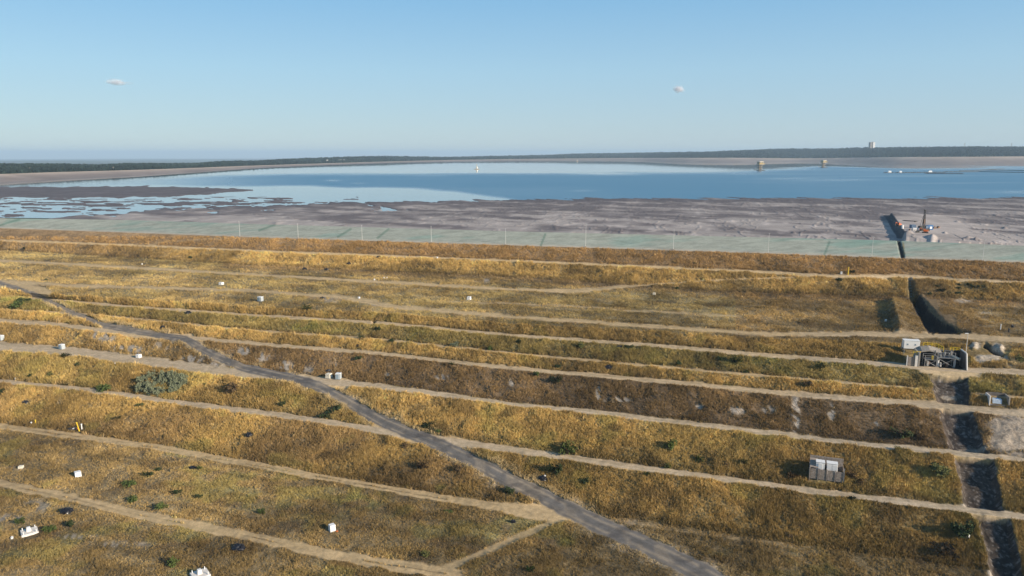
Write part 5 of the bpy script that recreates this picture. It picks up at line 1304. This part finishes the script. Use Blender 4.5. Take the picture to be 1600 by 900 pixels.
BU = [('bright green spreading bush beside the lower right track', 886, 708, 38, 'green', .5), ('dark bush on the bank just above the small white box by the road', 868, 740, 24, 'dark', .9), ('small dark green bush on the golden bank right of the one above the white box', 914, 755, 14, 'dark', .9),
 ('tall olive green bush high on the golden bank right of centre, casting a long shadow', 1046, 703, 22, 'green', .9), ('green bush above the lower right track, right of the tall olive one', 1093, 722, 18, 'green', .7), ('small green bush touching the upper edge of the lower right track', 1043, 731, 14, 'green', .5),
 ('low green bush at the lower edge of the lower right track', 1012, 743, 14, 'green', .5), ('olive bush on the golden bank near the lower right track, farther right', 1162, 726, 18, 'olive', .7), ('low brown bush between two green ones by the lower right track', 1133, 728, 16, 'brown', .6),
 ('green bush beside the road at the foot of the golden bank at centre', 668, 668, 26, 'dark', .5), ('small green bush at the bottom right of the bush by the road at centre', 685, 675, 16, 'green', .4), ('dark round bush on the green bank left of centre', 590, 518, 11, 'dark', 1.0), ('wide green bush standing on the flat terrace left of centre', 479, 485, 20, 'green', .6),
 ('wide dark bush below the third track, right of centre', 869, 597, 22, 'dark', .6), ('small round bush on the third track edge, left of the wide dark one', 838, 587, 12, 'green', .8), ('small green bush below the reedy bank near the third track', 872, 575, 12, 'dark', .6),
 ('dark bush at the top of the green bank beside a black heap', 983, 545, 16, 'dark', .5), ('olive bush on the green bank right of centre', 906, 543, 18, 'olive', .7), ('faint green bush at left end of the green bank, right of centre', 811, 536, 14, 'dark', .6), ('round dark bush in the lower green bank right of centre', 1060, 571, 12, 'dark', .8),
 ('broad green bush high on the green bank at right', 1150, 567, 24, 'green', .6), ('dark bush left of the broad green one on the bank at right', 1128, 563, 14, 'dark', .5), ('small bush on the grey green patch above the narrow track', 1165, 582, 10, 'dark', .6), ('bush on the narrow track bank at right', 1260, 605, 16, 'olive', .7),
 ('low dark bush high on the bank near the third track at centre', 560, 561, 14, 'dark', .5), ('thin dark bush beside the third track below the reeds', 706, 571, 12, 'green', .6), ('low olive bush on the green bank at centre', 711, 541, 20, 'grey', .4), ('low dark bush on the green bank left of the olive one', 612, 534, 14, 'dark', .4),
 ('small bush on the bank above the second track near centre', 705, 497, 12, 'green', .4), ('low bush low on the green bank at centre', 765, 546, 14, 'green', .5), ('small dark bush where the second track meets a ditch', 564, 529, 12, 'dark', .5),
 ('left dark bush on the lower edge of the wide pale track', 103, 558, 15, 'dark', .6), ('right dark bush on the lower edge of the wide pale track', 127, 560.5, 11, 'dark', .6), ('small dark bush on the bank below the two by the pale track', 122, 573, 9, 'dark', .9), ('green bush low on the bank left of the grey thicket', 166, 609, 26, 'green', .4),
 ('small olive bush in the middle of the left bank', 77, 589, 12, 'olive', .8), ('small dark bush on the left bank near the narrow track', 47, 590, 10, 'dark', .6), ('dark bush at left edge of the photo beside the sandy bank', 2, 617, 12, 'dark', .8), ('small green bush on the bank right of a black heap at left', 184, 656, 9, 'dark', .8),
 ('low dark bush at foot of the bank by the narrow left track', 105, 602, 16, 'olive', .4), ('round brown bush in the golden bank right of the thicket', 365, 612, 28, 'brown', .7), ('small green bush right of the thicket', 320, 602, 9, 'olive', .6), ('low green bush below the narrow track near the road', 219, 635, 14, 'olive', .5),
 ('dark bush on the brown bank below the road at left of centre', 527, 642, 16, 'dark', .9), ('spreading dark bush beside the narrow track below the road', 510, 650, 26, 'dark', .35), ('small dark bush on the bank above the narrow track, left of the spreading one', 441, 633, 12, 'dark', .7), ('dark brush patch on the slope left of the road', 659, 732, 26, 'brown', .6),
 ('brown brush on the slope near the road, above the junction', 717, 735, 20, 'brown', .6), ('dark green bush at the right end of the brown slope beside the road', 796, 770, 20, 'dark', .6), ('brown brush on the slope top by the road', 632, 698, 16, 'brown', .5),
 ('green weedy bush in the lower terrace at left, largest of a row', 205, 758, 24, 'green', .4), ('small green bush below the weedy row at lower left', 210, 783, 18, 'green', .6), ('dark green bush just above the lowest track at lower left', 254, 794, 20, 'green', .5), ('small dark bush in the lower terrace right of the weedy row', 278, 771, 12, 'dark', .6),
 ('upper dark bush of the weedy row at lower left', 232, 744, 16, 'dark', .5), ('topmost small bush of the weedy row at lower left', 247, 735, 12, 'dark', .5), ('small dark bush right in the lower terrace near the weeds', 311, 778, 14, 'dark', .5), ('small bush on the lower terrace by the black heap with weeds', 311, 733, 12, 'green', .5),
 ('green bush left of the lower left slab', 33, 817, 16, 'green', .5), ('green bush right of the lower left slab', 80, 829, 20, 'green', .5), ('small dark bush between slab and lowest track', 110, 822, 14, 'dark', .6), ('green bush near the bottom edge left of the lower slab', 268, 884, 22, 'green', .6),
 ('small green bush in the lower terrace at centre', 410, 802, 14, 'green', .6), ('low bush beside the lowest track at centre', 662, 868, 20, 'olive', .5), ('low green bush on the lower terrace left of the road junction', 702, 801, 16, 'green', .4), ('low bush in the bottom grass beneath the junction', 830, 893, 18, 'green', .5),
 ('wide dark bush on the brown bank near the trench', 1408, 682, 34, 'dark', .4), ('brown bush right of the wide dark one near the trench', 1437, 688, 18, 'brown', .6), ('large dark bush on the golden bank left of the trench', 1470, 742, 34, 'olive', .6), ('dark bush on the bank at lower right beside the trench', 1504, 838, 34, 'dark', .7), ('brown brush at the lower right left of the trench', 1478, 868, 40, 'brown', .5),
 ('green bush at upper edge of the track left of the trench', 1404, 703, 12, 'green', .6), ('small dark bush at lower edge of the track below the timber bin', 1332, 781, 16, 'dark', .5), ('dark brown bush at the right end of the timber bin', 1330, 748, 20, 'brown', .8), ('brown brush right of timber bin on the bank', 1342, 757, 18, 'brown', .6), ('brown brush left of the timber bin', 1236, 747, 22, 'brown', .5),
 ('dark bush beside the yellow post at the top of the upper bank', 1331, 427, 9, 'dark', .7), ('dark bush on the upper golden bank below the ramp end', 1311, 439, 14, 'dark', .5), ('dark bush on the bank above the narrow track near the trench', 1283, 577, 20, 'olive', .7), ('bush on the bank near the narrow track, far right', 1260, 603, 16, 'brown', .7),
 ('large grey bush low at bank right edge beyond the rubble', 1590, 565, 18, 'olive', .7), ('low brown bush with pale stalks at bottom right of bank', 1234, 838, 16, 'brown', .4), ('dark bush on far upper bank at left', 297, 404, 8, 'dark', .6), ('small dark bush on the far upper bank, at left edge', 40, 389, 8, 'dark', .5), ('dark bush on flat terrace, upper left', 72, 438, 6, 'dark', .5),
 ('left dark bush near the first bend of the road', 63, 638, 1, 'dark', .5), ('green shrub at far left below the first bend', 30, 480, 26, 'green', .4), ('dark shrub among weeds at far left below the first bend', 38, 472, 20, 'dark', .35), ('dark mound like bush on the upper flat near the ramp', 1057, 452, 10, 'dark', .5), ('small dark bush on the rust coloured bank right of centre', 1085, 412, 7, 'dark', .5)]
for b_ in BU:
    if b_[3] > 2: bush(*b_)
# a belt of low dark bushes on the upper bank right of the chute
PW = ['leftmost and largest', 'second from the left in the upper row', 'small one in the upper row', 'upper one of a middle pair', 'lower one of a middle pair', 'left one of the top right pair', 'right one of the top right pair', 'rightmost of the upper row', 'lower left one', 'lower middle one', 'lowest rightmost one', 'nearest the chute', 'topmost middle one']
for i, (x, y, w_p) in enumerate([(1470, 456, 12), (1464, 448, 8), (1484, 450, 7), (1498, 451, 9), (1497, 459, 9), (1515, 446, 10), (1520, 449, 8), (1531, 449, 8), (1483, 458, 6), (1507, 458, 6), (1532, 461, 6), (1452, 460, 8), (1498, 446, 7)]):
    bush('small dark bush right of the chute, ' + PW[i], x, y, w_p, 'dark', .5, 'dark bushes scattered on the upper bank right of the chute')
# grey green thicket on the left bank
g_ = G(); rt = random.Random(5); c0 = gpos(250, 604); st_ = G()
for i in range(90):
    a = rt.uniform(0, 6.283); d = math.sqrt(rt.random())
    x = 250 + math.cos(a) * d * 38 + math.sin(a) * d * 8; y = 602 + math.sin(a) * d * 16 - (x - 250) * .18
    q = gpos(x, y) - c0; w = rt.uniform(1.0, 1.9)
    sub = foliage(i * 3 + 1, 230, 4, 1, .9, .13)
    g_.add([(v_[0] * w + q.x, v_[1] * w + q.y, v_[2] * w * 1.25 + q.z - .1) for v_ in sub.v], sub.f)
    ss = stems(i, 3); st_.add([(v_[0] * w + q.x, v_[1] * w + q.y, v_[2] * w + q.z) for v_ in ss.v], ss.f)
t_ = thing('thicket', 'large grey green thicket of shrubs on the bank at left', 'thicket', c0)
link('foliage', g_.mesh('foliage', m_leaf['grey']), t_); link('stem', st_.mesh('stem', m_bark), t_)

# ------------------------------------------------------------------ forest on the far hills
def tree_mesh(seed, conifer):
    r = random.Random(seed); vs, fs = [], []
    g_ = G(); g_.rod((0, 0, -.1), (0, 0, .5), .035, .02, 4, False)
    for i in range(46):
        if conifer: z = r.uniform(.2, 1); rr_ = (1.05 - z) * .34
        else: z = r.uniform(.28, 1); rr_ = math.sqrt(max(0, 1 - ((z - .62) / .4) ** 2)) * .36
        a = r.uniform(0, 6.28); q = Vector((math.cos(a) * rr_ * r.uniform(.5, 1), math.sin(a) * rr_ * r.uniform(.5, 1), z))
        u1 = Vector((r.gauss(0, 1), r.gauss(0, 1), r.gauss(0, 1))).normalized() * .12; u2 = u1.orthogonal().normalized() * .11
        g_.add([q - u1, q + u2, q + u1, q - u2], [(0, 1, 2, 3)])
    return g_.mesh("tree", M_forest)
M_forest, t, b = new_mat("far_forest_leaves"); at = N(t, "ShaderNodeAttribute", attribute_name="tint", attribute_type='INSTANCER'); t.links.new(at.outputs[0], b.inputs['Base Color']); b.inputs['Roughness'].default_value = .9; b.inputs['Specular IOR Level'].default_value = .1
NF = 60000
fx_ = rng.uniform(-120, 1720, NF); fv = rng.random(NF) ** .8
def itp(A, x): return np.stack([np.interp(x, fpx, A[:, i]) for i in range(3)], -1)
Sb = itp(s0b, fx_); Hb = itp(h0, fx_)
fp = Sb * (1 - fv[:, None]) + Hb * fv[:, None]
fs_ = np.hypot(fp[:, 0], fp[:, 1]) / F
fsz = np.clip(rng.normal(1, .25, NF), .5, 1.6) * np.maximum(fs_ * 2.7, 7)
fp[:, 2] -= fsz * .35
ft = np.array((.026, .042, .034)) * np.clip(rng.normal(1, .35, NF), .3, 2.2)[:, None] * (.6 + .8 * fbm(fp[:, 0] / 160, fp[:, 1] / 300, 191, 3))[:, None]
scatter("forest", fp, ft, fsz, [tree_mesh(i, i % 2 == 0) for i in range(4)], 'dense dark forest covering the hills beyond the lake')

# ------------------------------------------------------------------ two small clouds
def cloud(label, px, row, wpx, hpx, seed, dens):
    y = 16000.0; x, yy, z = atd(px, row, y); s_ = math.hypot(float(x), y) / F
    r = random.Random(seed); g_ = G()
    for i in range(34):
        u_ = max(-.5, min(.5, r.gauss(0, .22))); g_.lump((u_ * wpx * s_ * .8, r.uniform(-60, 60), r.uniform(-.2, .2) * hpx * s_ + (.15 - abs(u_) * .4) * hpx * s_), (wpx * s_ * r.uniform(.06, .22), wpx * s_ * .12, hpx * s_ * r.uniform(.12, .36) * (1.15 - abs(u_))), seed + i, 3, .10)
    m = bpy.data.materials.new("cloud_vapour"); m.use_nodes = True; t = m.node_tree
    out = [n_ for n_ in t.nodes if n_.type == 'OUTPUT_MATERIAL'][0]
    d_ = t.nodes.new("ShaderNodeBsdfDiffuse"); d_.inputs[0].default_value = (.78, .80, .86, 1); tr = t.nodes.new("ShaderNodeBsdfTransparent"); mx = t.nodes.new("ShaderNodeMixShader")
    mr_ = t.nodes.new("ShaderNodeMapRange"); mr_.inputs[1].default_value = .30; mr_.inputs[2].default_value = .75; mr_.inputs[3].default_value = 0; mr_.inputs[4].default_value = dens
    t.links.new(noise(t, .012, 5, .6), mr_.inputs[0]); t.links.new(mr_.outputs[0], mx.inputs[0]); t.links.new(tr.outputs[0], mx.inputs[1]); t.links.new(d_.outputs[0], mx.inputs[2]); t.links.new(mx.outputs[0], out.inputs['Surface'])
    me = g_.mesh('cloud', m); o = link('cloud', me, None, (float(x), float(yy), float(z))); tag(o, label, 'cloud')
cloud('small pale puff of cloud low in the sky right of centre', 1060, 141, 24, 12, 4, .15)
cloud('thin faint flat cloud low in the sky at left', 181, 129.5, 46, 9, 9, .085)

# ------------------------------------------------------------------ haze
me = bpy.data.meshes.new("haze"); g_ = G().box((0, 19500, -115), (60000, 41000, 650)); me.from_pydata(g_.v, [], g_.f)
mh = bpy.data.materials.new("thin_haze"); mh.use_nodes = True; ht = mh.node_tree
for n_ in list(ht.nodes):
    if n_.type != 'OUTPUT_MATERIAL': ht.nodes.remove(n_)
pv = ht.nodes.new("ShaderNodeVolumePrincipled"); pv.inputs['Color'].default_value = (.58, .79, 1.0, 1); pv.inputs['Density'].default_value = 7e-5; pv.inputs['Anisotropy'].default_value = 0.0
ht.links.new(pv.outputs[0], [n_ for n_ in ht.nodes if n_.type == 'OUTPUT_MATERIAL'][0].inputs['Volume'])
me.materials.append(mh)
o = link("haze", me); tag(o, 'thin blue haze over the whole valley', kind='stuff')
